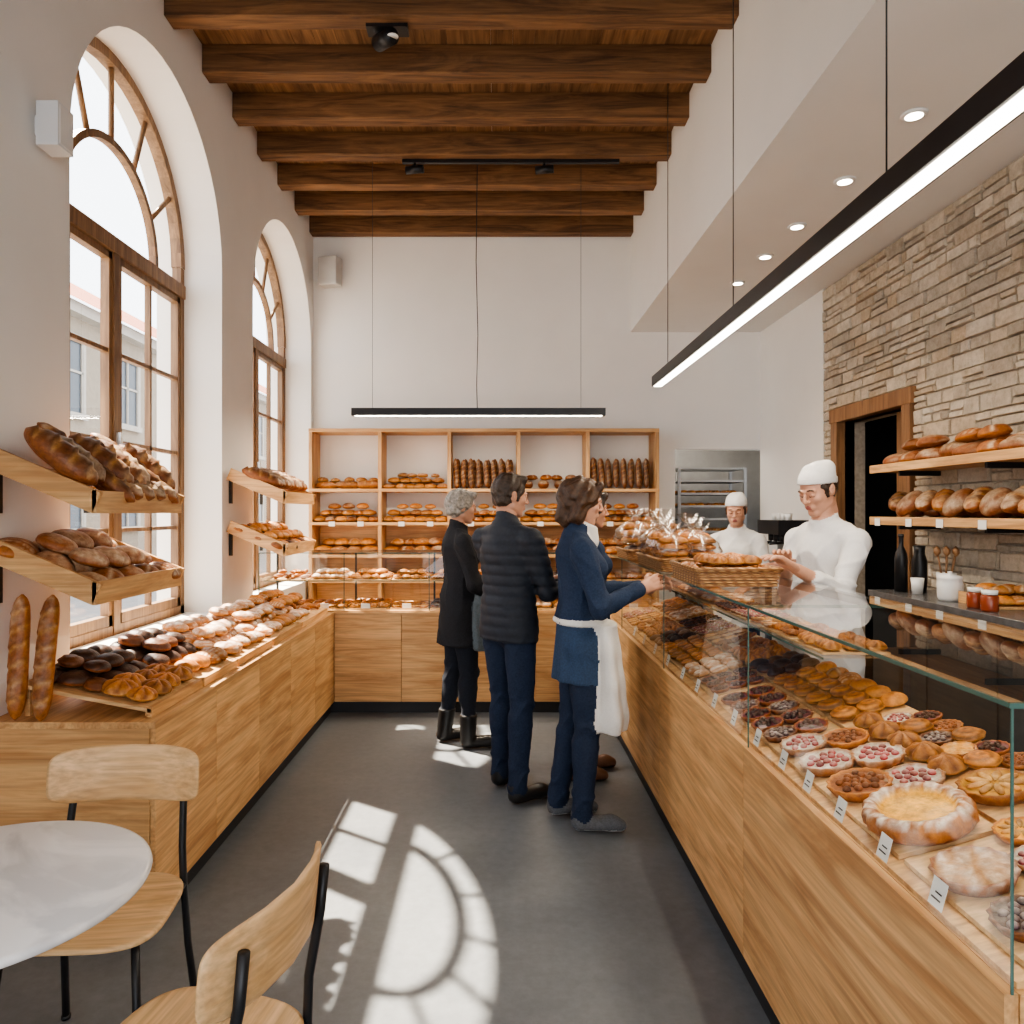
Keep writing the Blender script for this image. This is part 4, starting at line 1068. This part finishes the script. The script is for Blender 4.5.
    def rl(V,lab):
        lab=lab.copy(); lab[(lab==2)&(V[:,2]<.022)]=4
        lab[(lab==1)&(V[:,2]>hem-.004)]=0
        if skirt: lab[(lab==1)&(V[:,2]>skirt-.004)]=5
        return lab
    mesh_sdf(P,.008,mats,'body',root,T,rl)
    hc=A(0,L(1.64)+.015,1.638); hR=R@Rz(hyaw)@Rx(-hpitch)
    mesh_sdf(head_prims(hair,fem),.0032,[skinm,hairmat,eyem,lip,browmat or hairmat],'head',root,xform(hR,R@hc*s,s*.98))
    for i,(sx,W,dr,pm,cu) in enumerate(hands):
        yv=dr; z=-pm; z=z-yv*np.dot(z,yv); z/=np.linalg.norm(z); xv=np.cross(yv,z)
        B=np.stack([xv,yv,z],1); mir=-1 if sx>0 else 1
        ob=mesh_sdf(hand_prims(cu),.0032,[skinm],'hand_r' if sx>0 else 'hand_l',root,xform(R@(B@np.diag([mir,1,1])),R@W*s,s*.98))
        if mir<0: ob.data.flip_normals()
    return root,R,s,hands
def tl(x,y,yaw,H,W): return Rz(-yaw)@(A(*W)-A(x,y,0))/(H/1.76)
skin=plain('skin',(.52,.27,.175),.5,var=.06,scale=30); skin2=plain('skin_fair',(.56,.30,.20),.5,var=.06,scale=30)
eyem=plain('eye',(.03,.018,.012),.4); lip=plain('lips',(.38,.12,.10),.45)
def cloth(n,c,r=.85,v=.2): return plain(n,c,r,var=v,scale=120,bump=.25,bscale=260,spec=.2)
blk=cloth('black_wool',(.022,.022,.025)); navyp=plain('navy_puffer',(.020,.024,.034),.65,var=.15,scale=60,spec=.35)
jean=cloth('dark_jeans',(.020,.030,.058)); jeanb=cloth('black_jeans',(.018,.021,.030))
shoeb=plain('black_leather',(.014,.013,.013),.35); greysh=cloth('grey_sneaker',(.12,.125,.135)); sole=plain('white_sole',(.5,.5,.5),.6)
denim=cloth('navy_knit',(.025,.040,.078)); skirtm=cloth('navy_skirt',(.036,.062,.115)); brownb=plain('brown_boots',(.14,.06,.03),.5)
wht=cloth('chef_white',(.66,.66,.66),.85,.03); apr=cloth('apron_white',(.72,.70,.66),.8,.04)
hgrey=plain('grey_hair',(.27,.245,.215),.6,var=.5,scale=60,bump=.5,bscale=150); hbr=plain('brown_hair',(.060,.028,.013),.45,var=.5,scale=60,bump=.5,bscale=150); hdk=plain('dark_hair',(.040,.024,.015),.45,var=.5,scale=60,bump=.5,bscale=150)
greyk=cloth('grey_scarf',(.10,.12,.13))
PI=math.pi
x,y,yaw,H=-.25,5.0,-PI/2+.30,1.72
ex=[Prim('c',(.19,.10,1.10),(.20,.12,.72),.05,.08,sc=(.8,1,1),lab=5,k=.01,cuts=[((0,0,-1),-.68)],disp=lambda Q:.006*np.sin(Q[...,1]*90+Q[...,2]*8))]
person('customer_woman',x,y,yaw,H,[blk,jeanb,shoeb,skin,shoeb,greyk],'greybob',hgrey,(.17,.27,1.06),(-.14,.30,1.10),hem=.70,hemr=.20,fem=True,hpitch=.12,feet=((.10,.06,.15),(-.10,-.06,-.1)),extra=ex,boots=True,palm=((-1,0,-.3),(1,0,-.3)),bulk=1.06,skinm=skin)
x,y,yaw,H=.065,4.12,-PI/2+.75,1.78
person('customer_man',x,y,yaw,H,[navyp,jean,shoeb,skin,shoeb],'short',hdk,(.12,.31,1.12),(-.08,.33,1.14),hem=.86,hemr=.176,quilt=True,hpitch=.15,hyaw=-.35,feet=((.13,-.03,.2),(-.12,.08,-.1)),handcurl=(.8,.8),palm=((-1,0,-.5),(1,0,-.5)),bulk=1.07,skinm=skin)
m=MB(); Rr=Rz(yaw); c=Rr@A(.02,.42,1.17)*1.01+A(x,y,0); u=Rr@A(.13,0,0);v=Rr@A(0,.06,.04)*1.2; m.obox(c-u/2-v/2,u,v,A(0,0,.01)); m.build('wallet',[shoeb],bevel=.003)
x,y,yaw,H=.55,4.42,-PI/2+.15,1.70
person('customer_woman',x,y,yaw,H,[denim,jeanb,brownb,skin,shoeb],'bob',hdk,(.15,.20,1.15),(-.15,.20,1.15),hem=.82,fem=True,hpitch=.1,boots=True,feet=((.09,-.10,.1),(-.09,.02,-.1)),skinm=skin)
x,y,yaw,H=.42,3.74,-PI/2+.08,1.74
apd=lambda Q:.008*np.sin(np.arctan2(Q[...,1]-.08,Q[...,0])*11+Q[...,2]*3)*np.clip((1.05-Q[...,2])*4,0,1)+.002*np.sin(Q[...,2]*40)
ex=[Prim('c',(.02,.095,1.02),(.03,.125,.56),.135,.165,sc=(1.15,.62,1),lab=6,k=.004,cuts=[((0,0,-1),-.50),((0,-1,0),-.02),((0,0,1),1.03)],disp=apd),
    Prim('c',(0,.0,1.035),(0,.0,1.045),.165,sc=(1,.80,.12),lab=6,k=.004),
    Prim('c',(0,.045,1.44),(0,.03,1.51),.052,.058,lab=6,k=.006,cuts=[((0,.4,1),1.545)])]
person('customer_woman',x,y,yaw,H,[denim,jean,greysh,skin2,sole,skirtm,apr],'bob',hbr,(.13,.27,1.20),(-.13,.34,1.19),hem=1.03,hemr=.155,skirt=.74,fem=True,hpitch=.2,feet=((.10,.02,.12),(-.10,-.07,-.1)),handcurl=(.6,.7),palm=((-1,0,-.3),(1,0,-.4)),skinm=skin2,extra=ex,bulk=1.05)
x,y,yaw,H=1.63,3.64,PI/2+.42,1.80
W1=tl(x,y,yaw,H,(1.36,3.50,1.315)); W2=tl(x,y,yaw,H,(1.33,3.28,1.315))
person('baker',x,y,yaw,H,[wht,jeanb,shoeb,skin2,shoeb],'cap',wht,W1,W2,hem=.75,hemr=.17,hpitch=.40,hyaw=.05,browmat=hdk,skinm=skin2,handcurl=(.45,.45),lean=.08,palm=((0,0,-1),(0,0,-1)),bare=.45,bulk=.95,poles=(.25,-.25,-1))
x,y,yaw,H=1.80,5.55,PI*.86,1.70
person('baker',x,y,yaw,H,[wht,jeanb,shoeb,skin2,shoeb],'cap',wht,(.14,.30,1.08),(-.12,.33,1.08),hem=.75,hemr=.18,hpitch=.30,browmat=hbr,skinm=skin2,fem=True,lean=.06)

# ------------------------------------------------------------------ lighting
w=bpy.data.worlds.new('sky'); scene.world=w; w.use_nodes=True
bg=w.node_tree.nodes['Background']; bg.inputs[0].default_value=(.90,.94,1.0,1); bg.inputs[1].default_value=5.0
l=bpy.data.lights.new('sun','SUN'); l.energy=44; l.angle=.012; l.color=(1,.85,.66)
o=bpy.data.objects.new('sun',l); COL.objects.link(o)
o.rotation_euler=Vector((1,-.7,-1.78)).to_track_quat('-Z','Y').to_euler()
def area(name,loc,sx,sy,e,c,rot=(0,0,0)):
    l=bpy.data.lights.new(name,'AREA'); l.shape='RECTANGLE';l.size=sx;l.size_y=sy;l.energy=e;l.color=c
    o=bpy.data.objects.new(name,l);o.location=loc;o.rotation_euler=rot;COL.objects.link(o)
area('pendant_light',(1.2,3.2,2.49),.05,4.4,48,(1,.85,.66)); area('pendant_light',(-.15,6.0,2.33),2.0,.04,50,(1,.84,.64))
l=bpy.data.lights.new('kitchen_lamp','POINT'); l.energy=16; l.color=(1,.9,.78); l.shadow_soft_size=.15
o=bpy.data.objects.new('kitchen_lamp',l); o.location=(2.1,YB+.5,2.3); COL.objects.link(o)

cam=bpy.data.cameras.new('camera'); co=bpy.data.objects.new('camera',cam); COL.objects.link(co)
co.location=(0,0,1.57); co.rotation_euler=(PI/2,0,0); cam.sensor_width=36; cam.lens=36*740/1024; cam.shift_x=.0146; cam.clip_start=.05
scene.camera=co
